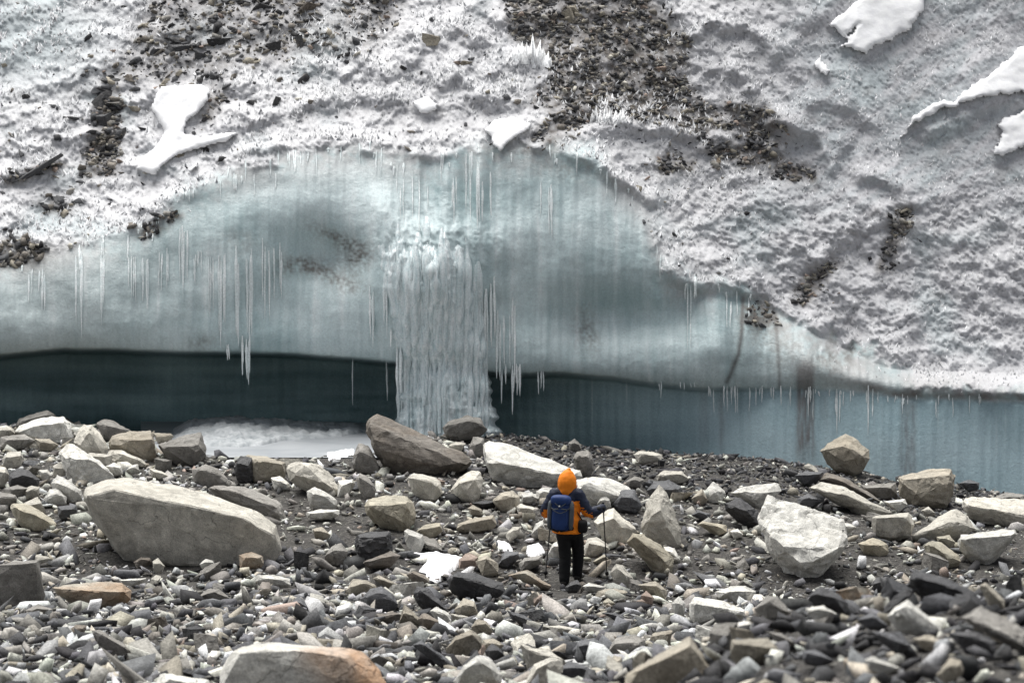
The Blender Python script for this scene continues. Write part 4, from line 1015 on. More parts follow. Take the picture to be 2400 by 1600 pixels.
dd = np.minimum(dd, g_depth(px_, py_) - ((.10 + .06 * fl) * np.clip(arch * 1.6 - .35, -1, 1) * sstep(0, 150, py_ - 510 - 90 * fbm(px_ / 18, py_ / 90, 3., 3)) - .07 * sstep(120, 0, py_ - 510 - 90 * fbm(px_ / 18, py_ / 90, 3., 3))))
dd = np.where(py_ < 480, np.maximum(dd, g_depth(px_, py_) + .06), dd)
q = at(px_, py_, dd); b = np.array([at(1049, 1035, lipd)[0], lipd, q[..., 2].min()])
me = np_mesh("frozen_waterfall", q.reshape(-1, 3) - b, grid_faces(*py_.shape))
fall = tag(link("frozen_waterfall", me, M_FALL, loc=b), "fluted pale column of a frozen waterfall joining the ice lip to the ground", "frozen waterfall")

def icicle(px, top, bot, w, parent=glacier, inset=0.0, depth=None):
    r = np.random.default_rng(int(px * 31 + top * 7))
    n, k = 9, 6; pys = np.linspace(top, bot, n); tt = np.linspace(0, 1, n)
    gd = g_depth(np.full(n, px), pys)
    d0 = gd[0] if depth is None else depth
    ds = np.minimum(np.minimum.accumulate(np.minimum(gd, d0 + .3)), gd[0] if depth is None else depth) - .02 + inset
    rad = w * .38 * d0 / FOC * np.minimum(1, .35 + 2.2 * tt) * (1 - tt) ** .6 * (1 + .22 * r.normal(size=n)) + .003
    ds = ds + rad * .45; dx = np.cumsum(r.normal(0, .35, n))
    ctr = at(px + dx, pys, ds); ang = np.linspace(0, 2 * np.pi, k, endpoint=False) + r.random()
    V = ctr[:, None, :] + rad[:, None, None] * np.stack([np.cos(ang), .8 * np.sin(ang), 0 * ang], -1)[None]
    V = V.reshape(-1, 3); i = np.arange(n * k).reshape(n, k); j = np.roll(i, -1, 1)
    F = np.stack([i[:-1].ravel(), i[1:].ravel(), j[1:].ravel(), j[:-1].ravel()], 1)
    base = V[0].copy() if parent is None else np.array(parent.location)
    o = link("icicle", np_mesh("icicle", V - base, F[:, ::-1]), M_ICICLE, parent)
    return o
ICI = [  # px range, top range, length range, width range, count
    (50, 110, 630, 645, 40, 100, 5, 10, 5), (176, 194, 585, 600, 150, 205, 6, 11, 4), (226, 244, 590, 605, 120, 190, 6, 10, 4), (300, 325, 592, 605, 70, 120, 5, 8, 4),
    (334, 350, 600, 612, 100, 140, 7, 11, 3), (360, 400, 580, 600, 50, 110, 5, 8, 6), (410, 440, 520, 560, 110, 160, 6, 9, 4), (440, 480, 580, 610, 40, 80, 4, 7, 6),
    (484, 500, 590, 620, 120, 170, 5, 7, 3), (505, 530, 590, 620, 150, 210, 6, 12, 5), (545, 592, 560, 620, 160, 215, 7, 13, 8), (566, 590, 780, 800, 90, 112, 7, 10, 5), (526, 540, 800, 812, 26, 40, 5, 7, 2),
    (615, 665, 550, 590, 100, 180, 6, 11, 7), (820, 830, 840, 850, 60, 110, 4, 5, 1), (905, 918, 846, 852, 70, 130, 4, 6, 2),
    (1120, 1160, 640, 720, 100, 190, 7, 13, 7), (1160, 1215, 690, 760, 110, 190, 7, 13, 9), (1170, 1222, 850, 866, 40, 80, 6, 9, 8), (1196, 1206, 855, 862, 115, 125, 8, 9, 1), (1250, 1275, 868, 878, 40, 75, 5, 7, 3),
    (1255, 1300, 420, 470, 60, 150, 5, 9, 4), (1130, 1150, 400, 430, 90, 140, 6, 11, 2), (1612, 1622, 660, 672, 150, 190, 4, 6, 2), (1700, 1760, 680, 700, 40, 90, 4, 6, 4),
    (1650, 1850, 902, 912, 10, 75, 3, 6, 22), (1850, 2060, 905, 918, 10, 95, 3, 7, 18), (2028, 2036, 900, 905, 105, 120, 7, 8, 1), (1958, 1966, 905, 912, 95, 115, 6, 7, 1), (2060, 2330, 922, 938, 8, 50, 3, 6, 14), (1540, 1650, 893, 900, 10, 40, 3, 5, 6), (900, 1000, 380, 470, 60, 170, 4, 8, 5), (1085, 1130, 350, 390, 90, 180, 6, 12, 5), (1000, 1080, 390, 450, 50, 120, 4, 8, 4), (860, 910, 640, 720, 80, 160, 6, 12, 6),
]
r = np.random.default_rng(9)
n_ic = 0
for x0, x1, t0, t1, l0, l1, w0, w1, n in ICI:
    for k in range(n):
        top = t0 + (t1 - t0) * r.random()
        icicle(x0 + (x1 - x0) * r.random(), top, top + l0 + (l1 - l0) * r.random() ** 1.6, w0 + (w1 - w0) * r.random()); n_ic += 1
for k in range(80):   # ragged fringe where the crust hangs over the face
    fxp = r.uniform(20, 1760); top = float(np.interp(fxp, PX[0], U[0])) + r.normal(0, 14)
    icicle(fxp, top, top + 12 + 55 * r.random() ** 2, 5 + 6 * r.random()); n_ic += 1
for k in range(26):   # drips fringing the column, parts of the waterfall
    side = -1 if k % 2 else 1
    top = 760 + 230 * r.random(); cxx = np.interp(top, [700, 850, 1000], [1008, 1038, 1049]); hww = np.interp(top, [700, 850, 1000], [104, 104, 114])
    icicle(cxx + side * hww * (.8 + .22 * r.random()), top, min(top + 40 + 90 * r.random(), 1025), 8 + 10 * r.random(), fall, depth=57.2); n_ic += 1
for k in range(32):   # strands that make up the column's front
    sx_ = r.uniform(-.92, .92); top = r.uniform(500, 800); bot = min(top + r.uniform(160, 420), 1022)
    mid_ = .5 * (top + bot); cxx = np.interp(mid_, [470, 620, 700, 850, 1000], [975, 992, 1008, 1038, 1049]); hww = np.interp(mid_, [530, 700, 850, 1000], [104, 104, 104, 112])
    pxk = cxx + hww * sx_; n = 14; pys = np.linspace(top, bot, n); tt = np.linspace(0, 1, n)
    ii = np.clip((pys - 470) / (1035 - 470) * 249, 0, 249).astype(int)
    col_d = np.array([dd[i_, np.argmin(np.abs(px_[i_] - pxk))] for i_ in ii]); col_d = np.where(pys < 560, np.minimum(g_depth(np.full(n, pxk), pys), col_d), col_d)
    rad = r.uniform(10, 26) * 57 / FOC * .5 * np.clip(np.minimum(tt * 4 + .3, 1), 0, 1) * (1 - tt ** 3 * .6) * (1 + .28 * r.normal(size=n))
    ctr = at(pxk + np.cumsum(r.normal(0, .5, n)), pys, col_d + rad * .25); ang = np.linspace(0, 2 * np.pi, 7, endpoint=False)
    V = (ctr[:, None, :] + rad[:, None, None] * np.stack([np.cos(ang), np.sin(ang), 0 * ang], -1)[None]).reshape(-1, 3)
    i = np.arange(n * 7).reshape(n, 7); j = np.roll(i, -1, 1)
    link("strand", np_mesh("strand", V - np.array(fall.location), np.stack([i[:-1].ravel(), j[:-1].ravel(), j[1:].ravel(), i[1:].ravel()], 1)), M_FALL, fall)
print("icicles", n_ic)

# snow slabs lying on the crust
def slab_snow(label, P, thick=.13, step=4.0, name="snow_patch"):
    P = np.array(P, float)
    xs, ys = np.arange(P[:, 0].min() - 12, P[:, 0].max() + 12, step), np.arange(P[:, 1].min() - 12, P[:, 1].max() + 12, step)
    X, Y = np.meshgrid(xs, ys)
    rg = 16 if P[:, 0].mean() > 1800 else 5
    sdf = poly_sdf(P, X + rg * fbm(X / 30, Y / 30, 2., 4), Y + rg * fbm(X / 30, Y / 30, 7., 4))
    Db = blur(g_depth(X, Y), 6, 2)
    off = np.where(sdf > 0, .17 + thick * np.sqrt(np.clip(sdf / 10, 0, 1)) + .05 * fbm(X / 60, Y / 40, 3., 2), -.25 + .03 * sdf)
    q = at(X, Y, Db - off).reshape(-1, 3)
    F = grid_faces(*X.shape); keepf = one_piece(sdf > -5).ravel()[F].all(1)
    b = q.mean(0)
    tag(link(name, np_mesh(name, *trim(q - b, F[keepf])), M_SNOW, loc=b), label, "snow patch", "smooth snow patches on the glacier")
slab_snow("smooth bottle-shaped snow patch on the left of the glacier", [(378, 203), (470, 196), (492, 210), (488, 235), (466, 262), (440, 285), (430, 310), (470, 322), (520, 312), (556, 312), (530, 332), (470, 345), (420, 362), (385, 385), (365, 410), (318, 398), (325, 375), (370, 340), (385, 305), (370, 280), (355, 255), (362, 225)])
slab_snow("small angular snow patch above the middle of the ice face", [(1135, 305), (1160, 282), (1200, 273), (1245, 288), (1240, 303), (1205, 325), (1185, 340), (1172, 356), (1155, 340), (1150, 318)], .10, 3)
slab_snow("long white snow tongue at the top right, cut by the upper frame edge", [(1985, 95), (1940, 60), (2000, 10), (2050, -30), (2180, -30), (2165, 25), (2130, 72), (2075, 100), (2030, 123), (1965, 110), (2000, 80), (2010, 55)], .10)
slab_snow("snow tongue sweeping down from the right frame edge", [(2420, 95), (2350, 145), (2300, 190), (2240, 230), (2180, 245), (2145, 270), (2110, 320), (2170, 275), (2260, 240), (2350, 222), (2420, 215)], .12)
slab_snow("ragged snow patch at the right frame edge below the long tongue", [(2420, 240), (2370, 270), (2335, 290), (2350, 310), (2325, 365), (2365, 358), (2420, 335)], .10)
slab_snow("thin snow drip left of the top right snow tongue", [(1918, 125), (1930, 150), (1945, 160), (1938, 180), (1920, 172), (1908, 150)], .05, 3)
slab_snow("small snow scrap under the bottle-shaped snow patch", [(440, 400), (455, 385), (462, 378), (462, 390), (448, 404)], .05, 2.5)
slab_snow("snow-topped ledge above the small angular patch", [(965, 240), (1000, 225), (1025, 245), (1022, 258), (985, 266)], .08, 3)

# fringe of ice needles and frost feathers on the crust
def needles(name, label, px, py, hpx, wpx, r, lean=.4, colr=(.78, .79, .80)):
    n = len(px); d = g_depth(px, py); base = at(px, py, d + .03); m = d / FOC
    H, w = hpx * m, wpx * m
    up = np.stack([r.normal(0, lean, n), r.normal(-.25, lean * .6, n), np.ones(n)], -1); up /= np.linalg.norm(up, axis=1)[:, None]
    tip = base + up * H[:, None]; yaw = r.random(n) * 2.1
    Vs = [base + w[:, None] * np.stack([np.cos(yaw + a), np.sin(yaw + a) * .7, np.zeros(n) - .2], -1) for a in (0, 2.09, 4.19)] + [tip]
    V = np.stack(Vs, 1).reshape(-1, 3); o = (np.arange(n) * 4)[:, None, None]
    F = (np.array([[0, 1, 3], [1, 2, 3], [2, 0, 3]])[None] + o).reshape(-1, 3)
    me = np_mesh(name, V, F, smooth=False)
    attr(me, "Col", np.repeat(np.array(colr) * (.72 + .4 * r.random((n, 1))), 4, 0))
    return link(name, me, M_FROST)
M_FROST = vcol_mat("frost", .6, .3, 12, .01, .1)
r = np.random.default_rng(13)
NQ = 170000
qx, qy = r.uniform(-60, 2460, NQ), r.uniform(-60, 930, NQ)
den = g_samp(above, qx, qy) * (1 - .8 * g_samp(deb, qx, qy)) * sstep(-.25, .5, fbm(qx / 70, qy / 60, 61., 3)) * np.interp(qx, [0, 1500, 1900, 2400], [.5, .6, .55, .45])
k = r.random(NQ) < den
qx, qy = qx[k], qy[k]; hh = 3.0 + 10 * r.random(len(qx)) ** 2.2
fx, fy = [], []
for P, A, w in LEDGES:
    P = np.array(P, float); n = int(np.abs(np.diff(P, axis=0)).sum() * .7); tpar = r.random(n) * (len(P) - 1)
    i0 = np.minimum(tpar.astype(int), len(P) - 2); ft = (tpar - i0)[:, None]; q_ = P[i0] * (1 - ft) + P[i0 + 1] * ft
    fx.append(q_[:, 0] + r.normal(0, 3, n)); fy.append(q_[:, 1] - np.abs(r.normal(0, 14, n)) + 3)
for cx_, cy_, rx_, ry_, n in [(1440, 275, 45, 14, 260), (1190, 200, 40, 18, 220), (1560, 260, 60, 30, 260), (1730, 415, 60, 20, 260), (1150, 215, 45, 18, 200), (1430, 255, 30, 20, 160), (700, 90, 80, 40, 260), (820, 90, 60, 30, 200), (300, 80, 60, 40, 200), (620, 190, 60, 20, 180), (1240, 150, 60, 20, 200), (1310, 200, 80, 40, 200), (30, 545, 120, 20, 300), (200, 520, 100, 20, 260), (2200, 880, 160, 30, 300), (1660, 120, 60, 40, 260), (1720, 260, 60, 30, 200)]:
    fx.append(r.normal(cx_, rx_, n)); fy.append(r.normal(cy_, ry_, n))
for x0, x1, y0, y1, m, k in [(-40, 1750, -40, 620, 1500, 9), (1400, 2440, 60, 900, 1300, 7)]:      # rosettes of frost feathers
    cx_, cy_ = r.uniform(x0, x1, m), r.uniform(y0, y1, m)
    ok_ = (g_samp(above, cx_, cy_) > .6) & (r.random(m) < .8 - g_samp(deb, cx_, cy_)) & (fbm(cx_ / 120, cy_ / 90, 15., 3) > -.02)
    cx_, cy_ = cx_[ok_], cy_[ok_]
    fx.append((cx_[:, None] + r.normal(0, 8, (len(cx_), k))).ravel()); fy.append((cy_[:, None] + r.normal(0, 4, (len(cx_), k))).ravel())
fx, fy = np.concatenate(fx), np.concatenate(fy); fh_ = (4 + 14 * r.random(len(fx)) ** 2.4) * np.interp(fx, [1600, 1900], [1, .62])
ax, ay, ah = np.concatenate([qx, fx]), np.concatenate([qy, fy]), np.concatenate([hh, fh_])
o = needles("frost_needles", None, ax, ay, ah, 1.1 + ah * .22, r, .55, (.66, .665, .68))
tag(o, "white frost needles bristling over the glacier crust", None, None, "stuff")
print("needles", len(ax))
def spire(label, blades):
    px = np.array([b_[0] for b_ in blades], float); py = np.array([b_[1] for b_ in blades], float); h = np.array([b_[2] for b_ in blades], float); w = np.array([b_[3] for b_ in blades], float)
    rr_ = np.random.default_rng(int(px[0])); o = needles("ice_spire", None, px, py, h, w, rr_, .10, (.82, .83, .84))
    tag(o, label, "ice spire")
spire("tall white ice fin with a jagged tip in the upper middle", [(1250, 152, 78, 14), (1258, 152, 62, 14), (1266, 153, 54, 14), (1274, 154, 46, 13), (1282, 155, 36, 12), (1245, 148, 50, 10), (1288, 156, 24, 10), (1262, 156, 40, 16), (1276, 157, 30, 14), (1252, 157, 40, 16)])
spire("lower blunt ice fin left of the tall one", [(1205, 140, 32, 13), (1215, 141, 40, 14), (1225, 142, 46, 15), (1234, 144, 46, 14), (1242, 147, 40, 12), (1210, 144, 26, 14), (1228, 148, 34, 15), (1200, 140, 20, 10)])
spire("bristling ice comb above the cornice right of centre", [(1385 + 7 * i, 288 - (i % 3), 26 + 18 * ((i * 7) % 5) / 5, 6) for i in range(12)])

# stones on the glacier: the ones that can be told apart, then the finer debris
GST = [
    (319, 251, 30, 26, 'tan', "orange tan stone left of the bottle-shaped snow patch"), (474, 182, 46, 34, 'dark', "dark stone at the top of the bottle-shaped snow patch"),
    (597, 238, 40, 26, 'dark', "dark flat stone right of the bottle-shaped snow patch"), (647, 237, 34, 26, 'dark', "dark rounded stone, right one of a pair by the bottle-shaped patch"),
    (252, 279, 44, 36, 'slate', "dark grey stone in the debris streak at upper left"), (277, 311, 30, 22, 'dark', "black stone at the lower end of the left debris streak"),
    (420, 90, 58, 24, 'dark', "black slab set in snow near the top left"), (425, 112, 62, 20, 'slate', "grey slab just under the black slab set in snow"),
    (367, 119, 32, 28, 'slate', "squat grey stone left of the two slabs near the top"), (262, 184, 62, 32, 'dark', "long black rock at the upper end of the left debris streak"),
    (390, 188, 28, 20, 'tan', "orange stone just above the bottle-shaped snow patch's left corner"), (148, 462, 64, 30, 'slate', "dark snow-capped slab near the left edge above the ice face"),
    (256, 476, 30, 26, 'dark', "dark stone on grey crust right of the snow-capped slab"), (727, 10, 52, 26, 'brown', "brown stone cut by the top frame edge, left of centre"),
    (616, 12, 46, 22, 'dark', "dark stone near the top frame edge above the scattered debris"), (249, 228, 48, 40, 'dark', "dark broken rock below the long black rock"),
    (72, 404, 130, 18, 'slate', "long thin dark ledge of rock capped with snow at far left"), (1010, 90, 44, 24, 'tan', "tan block in the snow at the top middle"),
    (1332, 36, 32, 30, 'tan', "pale tan stone on the dark debris near the top, lower of two"), (1347, 16, 32, 26, 'tan', "tan stone on the dark debris near the top, upper of two"),
    (1089, 146, 30, 22, 'tan', "tan stone in the snow left of the ice fins"), (1140, 214, 30, 26, 'yellow', "yellow stone below the blunt ice fin"),
    (1544, 162, 28, 15, 'pink', "flat pinkish stone on the right side of the dark debris"), (1324, 210, 22, 20, 'pale', "pale stone low in the dark debris"),
    (1464, 197, 18, 15, 'pale', "small pale stone in the middle of the dark debris"), (1418, 79, 17, 14, 'pale', "small pale stone high in the dark debris"),
    (1381, 137, 15, 14, 'white', "small whitish stone in the dark debris beside the tall fin"), (1548, 116, 17, 14, 'tan', "small tan stone at the right border of the dark debris"),
    (1351, 246, 24, 15, 'brown', "olive brown stone at the foot of the dark debris"), (945, 157, 18, 16, 'dark', "small dark stone in the snow left of the tan pair"),
    (1682, 376, 22, 26, 'rust', "orange brown stone at the left end of the thin debris belt"), (700, 96, 30, 24, 'dark', "dark stone in the middle of the upper left debris"),
    (545, 175, 26, 22, 'brown', "brown stone above the pair of dark stones"), (640, 110, 36, 30, 'dark', "dark cluster stone in the upper left debris"),
    (300, 178, 26, 18, 'brown', "brown stone beside the long black rock"), (475, 130, 30, 14, 'slate', "flat grey stone right of the two slabs"),
    (515, 95, 44, 16, 'dark', "long dark stone under the top debris, left of centre"), (655, 188, 16, 16, 'brown', "round brown pebble stone in the snow right of the debris"),
]
PROTO_G = PROTO_ROCK
r = np.random.default_rng(31)
for px, py, w, h, kind, label in GST:
    d = float(g_depth(px, py)); m = d / FOC; p = at(px, py + h * .2, d - .02)
    o = bpy.data.objects.new("rock", PROTO_G[int(r.integers(14))]); col.objects.link(o)
    o.material_slots[0].link = 'OBJECT'; o.material_slots[0].material = M_ROCK[kind]
    o.scale = (w * m * 1.12, max(w * .7, h) * m, h * m * 1.7)
    o.rotation_euler = (.15, (-.55 if w > 100 else r.normal(0, .12)) if w > h * 1.8 else r.normal(0, .3), r.normal(0, .25) if w > 1.5 * h else r.random() * 6)
    o.location = p
    tag(o, label, 'rock', 'stones on the glacier')
NQ = 130000
qx, qy = r.uniform(-60, 2460, NQ), r.uniform(-60, 960, NQ)
dq = g_samp(deb, qx, qy); dw = g_samp(blur(deb, 2, 14), qx, qy)
den = np.where((qx < 1000) & (qy < 230), .18, .75) * sstep(.35, .8, dq) * sstep(-.35, .3, fbm(qx / 40, qy / 35, 91., 3)) + .10 * dw ** 1.5 * g_samp(above, qx, qy) + .006 * g_samp(above, qx, qy) * sstep(1900, 1500, qx)
k = r.random(NQ) < den
qx, qy = qx[k], qy[k]; n = len(qx)
s = (.04 + .13 * r.random(n) ** 2.4) * np.interp(qx, [200, 900, 1200], [1.35, 1.2, 1.0])
d = g_depth(qx, qy); P = at(qx, qy, d - s * .05)
names = ['dark', 'slate', 'brown', 'grey', 'tan', 'pale', 'pink']; cols = np.array([PAL[q_] * (.75 if q_ == 'brown' else .85) for q_ in names])[r.choice(7, n, p=[.24, .24, .22, .12, .11, .04, .03])] * (.7 + .6 * r.random((n, 1)))
tag(link("glacier_debris", stone_mesh("glacier_debris", P, s, cols, r, .12, .4), M_RUBBLE), "dark stony debris melting out of the glacier crust", None, None, "stuff")
print("debris", n)
# ------------------------------------------------------------------ hiker
HD = 43.0
hz0 = at(1335, 1372, HD)
HB = np.array([hz0[0], HD, float(ground_z(hz0[0], HD)) - .055])
def tube(P, Rr, k=14, cap=True):
    """tapered limb through joints P with (rx, ry) or r per joint, rounded ends"""
    P = np.array(P, float); Rr = np.array([(a, a) if np.isscalar(a) else a for a in Rr], float)
    tt = np.linspace(0, len(P) - 1, (len(P) - 1) * 5 + 1); i = np.arange(len(P))
    C_ = np.stack([np.interp(tt, i, P[:, a]) for a in range(3)], -1); Q = np.stack([np.interp(tt, i, Rr[:, a]) for a in range(2)], -1)
    for _ in range(2): C_[1:-1] = (C_[:-2] + 2 * C_[1:-1] + C_[2:]) / 4
    T_ = np.gradient(C_, axis=0); T_ /= np.linalg.norm(T_, axis=1)[:, None]
    if cap:
        e0, e1 = Q[0].min(), Q[-1].min(); cs = np.array([.35, .75, .95])
        C_ = np.concatenate([[C_[0] - T_[0] * e0 * f for f in cs[::-1]], C_, [C_[-1] + T_[-1] * e1 * f for f in cs]])
        g = np.sqrt(1 - cs ** 2)
        Q = np.concatenate([[Q[0] * f for f in g[::-1]], Q, [Q[-1] * f for f in g]]); T_ = np.concatenate([[T_[0]] * 3, T_, [T_[-1]] * 3])
    V = []
    for c_, t_, q_ in zip(C_, T_, Q):
        ref = np.array([1., 0, 0]) if abs(t_[0]) < .8 else np.array([0, 1., 0])
        v_ = np.cross(t_, ref); v_ /= np.linalg.norm(v_); u_ = np.cross(v_, t_)
        a = np.linspace(0, 2 * np.pi, k, endpoint=False)
        V.append(c_ + np.outer(np.cos(a) * q_[0], u_) + np.outer(np.sin(a) * q_[1], v_))
    n = len(V); V = np.concatenate(V); i = np.arange(n * k).reshape(n, k); j = np.roll(i, -1, 1)
    F = [tuple(f) for f in np.stack([i[:-1].ravel(), j[:-1].ravel(), j[1:].ravel(), i[1:].ravel()], 1)]
    F += [tuple(i[0][::-1]), tuple(i[-1])]
    return V, F
def fuse(name, parts, mats, parent, voxel=.014, smooth=3, wrinkle=0.0, loc=None):
    """one continuous skin round the limbs"""
    V, F, o = [], [], 0
    for v_, f_ in parts:
        V.append(v_); F += [tuple(int(x) + o for x in f) for f in f_]; o += len(v_)
    me = bpy.data.meshes.new(name); me.from_pydata(np.concatenate(V).tolist(), [], F); me.update()
    tmp = bpy.data.objects.new("tmp", me); col.objects.link(tmp)
    m = tmp.modifiers.new("r", 'REMESH'); m.mode = 'VOXEL'; m.voxel_size = voxel
    m = tmp.modifiers.new("s", 'SMOOTH'); m.iterations = smooth; m.factor = .5
    dg = bpy.context.evaluated_depsgraph_get(); out = bpy.data.meshes.new_from_object(tmp.evaluated_get(dg)); out.name = name
    bpy.data.objects.remove(tmp); bpy.data.meshes.remove(me)
    if wrinkle:
        n = len(out.vertices); co = np.zeros(n * 3); no = np.zeros(n * 3); out.vertices.foreach_get("co", co); out.vertices.foreach_get("normal", no)
        co, no = co.reshape(-1, 3), no.reshape(-1, 3)
        co += no * (wrinkle * ridged(co[:, 0] * 7, co[:, 1] * 7, co[:, 2] * 11, 2))[:, None]
        out.vertices.foreach_set("co", co.ravel()); out.update()
    out.polygons.foreach_set("use_smooth", np.ones(len(out.polygons), bool))
    for m in mats: out.materials.append(m)
    ob = link(name, out, None, parent, loc)
    return ob
M_SKIN = plain("skin", (.46, .29, .21), .55); M_ORANGE = plain("orange_shell", (.86, .235, .012), .62, .25, .18, 12, .3)
M_NAVY = plain("navy_shell", (.009, .014, .034), .6, .3, .3, 12, .3); M_BLACK = plain("black_cloth", (.008, .008, .009), .75, .2, .3, 14, .3)
M_BLUE = plain("pack_blue", (.009, .032, .125), .6, .3, .3, 16, .3); M_PGREY = plain("pack_grey", (.075, .085, .095), .7, .25, .3, 16, .3)
M_BOOT = plain("boot_leather", (.02, .018, .016), .6, .3); M_POLE = plain("pole_metal", (.02, .02, .023), .4, .5, .1); M_WHITE = plain("white_print", (.7, .7, .7), .6)
M_RED = plain("red_orange_lining", (.55, .06, .01), .6)
LH, RH = (-.34, .22, 1.07), (.47, .20, 1.165)            # hands
larm = [(-.23, .0, 1.385), (-.39, -.01, 1.10), LH]; rarm = [(.13, .0, 1.385), (.285, .02, 1.09), RH]
lleg = [(-.11, .0, .90), (-.075, .04, .48), (-.075, -.05, .09)]; rleg = [(.07, .0, .90), (.095, .20, .54), (.075, .22, .14)]
TURN = -.22
def turned(v_): c_, s_ = math.cos(TURN), math.sin(TURN); return np.array([v_[0] * c_ - v_[1] * s_, v_[0] * s_ + v_[1] * c_, v_[2]])
def hand(H, outd):
    """mitt of palm, four curled fingers and a thumb closed round a pole grip"""
    H = np.array(H); out = [tube([H + (0, -.03, 0), H + (0, .03, 0)], [(.036, .03), (.04, .03)], 10)]
    for i, L in enumerate((.030, .034, .033, .026)):
        z = .028 - .019 * i
        out.append(tube([H + (outd * .012, .035, z), H + (outd * .020, .062, z), H + (outd * -.010, .070 + L * .3, z), H + (outd * -.028, .045, z)], [.0095, .0095, .009, .008], 8))
    out.append(tube([H + (outd * -.02, .0, .022), H + (outd * -.034, .03, .034), H + (outd * -.015, .058, .04)], [.012, .011, .009], 8))
    return out
head = [tube([(-.045, .01, 1.44), (-.045, .02, 1.50)], [.055, .055]), tube([(-.045, .03, 1.545), (-.04, .025, 1.60), (-.04, .015, 1.66)], [(.062, .075), (.074, .092), (.068, .085)]),
        tube([(-.035, .115, 1.61), (-.035, .135, 1.58)], [.010, .014], 8), tube([(-.06, .105, 1.545), (-.015, .105, 1.545)], [.008, .008], 8),
        tube([(-.115, .01, 1.62), (-.115, .012, 1.58)], [.014, .010], 8), tube([(.035, .01, 1.62), (.035, .012, 1.58)], [.014, .010], 8),
        tube([(-.072, .100, 1.622), (-.055, .102, 1.622)], [.010, .010], 8), tube([(-.015, .102, 1.622), (.002, .100, 1.622)], [.010, .010], 8)]
torso_in = [tube([(-.02, 0, .88), (-.03, .01, 1.05), (-.05, .01, 1.26), (-.05, .0, 1.38)], [(.145, .10), (.13, .10), (.165, .11), (.15, .09)])]
person = fuse("person", head + torso_in + [tube(larm, [.05, .042, .03]), tube(rarm, [.05, .042, .03]), tube(lleg, [.078, .056, .038]), tube(rleg, [.078, .056, .038])]
              + [tube([(-.075, -.06, .05), (-.085, .08, .045)], [.03, .025]), tube([(.075, .205, .10), (.095, .34, .095)], [.03, .025])] + hand(LH, -1) + hand(RH, 1), [M_SKIN], None, .012, 2, loc=HB)
person.rotation_euler = (0, 0, TURN)
tag(person, "hiker seen from behind in an orange hooded jacket and black trousers, holding two poles", "person")
jacket = fuse("jacket", [tube([(-.035, 0, .80), (-.035, 0, .92), (-.04, .01, 1.08), (-.05, .01, 1.27), (-.055, .0, 1.375)], [(.235, .175), (.215, .16), (.195, .145), (.21, .145), (.18, .12)], 14, False),
              tube([(-.20, 0, 1.385), (-.05, 0, 1.43), (.10, 0, 1.385)], [.085, .085, .085]),
              tube(larm, [.092, .082, .062]), tube(rarm, [.092, .084, .060])], [M_ORANGE, M_NAVY], person, .014, 3, .013)
me = jacket.data; c = np.zeros(len(me.polygons) * 3); nn = np.zeros(len(me.polygons) * 3)
me.polygons.foreach_get("center", c); me.polygons.foreach_get("normal", nn); c, nn = c.reshape(-1, 3), nn.reshape(-1, 3)
arm_r = (c[:, 0] > .135 + (1.385 - c[:, 2]) * .25); arm_l = (c[:, 0] < -.255 - (1.385 - c[:, 2]) * .1)
navy = (c[:, 2] > 1.29) | (arm_r & ((nn[:, 2] > -.25) | (c[:, 0] > .36))) | (arm_l & ~((c[:, 2] < 1.16) & (nn[:, 0] > -.35) & (c[:, 1] < .06)))
me.polygons.foreach_set("material_index", navy.astype(np.int32))
fuse("trousers", [tube([(-.02, 0, .80), (-.025, 0, .95)], [(.165, .125), (.165, .125)]), tube(lleg, [.118, .092, .078]), tube(rleg, [.118, .092, .076])], [M_BLACK], person, .014, 3, .008)
hood = fuse("hood", [tube([(-.04, .0, 1.455), (-.045, .01, 1.52), (-.04, .01, 1.58), (-.035, .01, 1.64), (-.028, .01, 1.69), (-.02, .01, 1.735), (-.015, .01, 1.755)], [(.128, .12), (.145, .145), (.144, .150), (.130, .138), (.104, .112), (.066, .075), (.032, .04)])], [M_ORANGE], person, .012, 2, .005)
fuse("collar", [tube([(.052, .03, 1.455), (.075, .05, 1.50), (.065, .07, 1.54)], [.028, .034, .018])], [M_RED], person, .008, 2)
fuse("collar", [tube([(-.15, -.02, 1.425), (-.05, -.06, 1.462), (.04, -.02, 1.435)], [.045, .05, .045])], [M_NAVY], person, .010, 2)
for s_, ank, toe in ((-1, (-.075, -.06, .055), (-.09, .12, .045)), (1, (.075, .205, .105), (.10, .39, .095))):
    fuse("boot", [tube([(ank[0], ank[1], ank[2] + .10), ank], [.058, .056]), tube([(ank[0], ank[1] - .03, ank[2] - .01), toe], [(.05, .045), (.05, .036)])], [M_BOOT], person, .010, 2)
for H, od in ((LH, -1), (RH, 1)):
    Hn = np.array(H); g = [(Hn + (v_ - Hn) * 1.28, f_) for v_, f_ in hand(H, od)]
    g.append(tube([Hn + (-.05 * od, -.10, -.01), Hn + (0, -.02, 0)], [.044, .042], 10))
    fuse("glove", g, [M_BLACK], person, .007, 1)
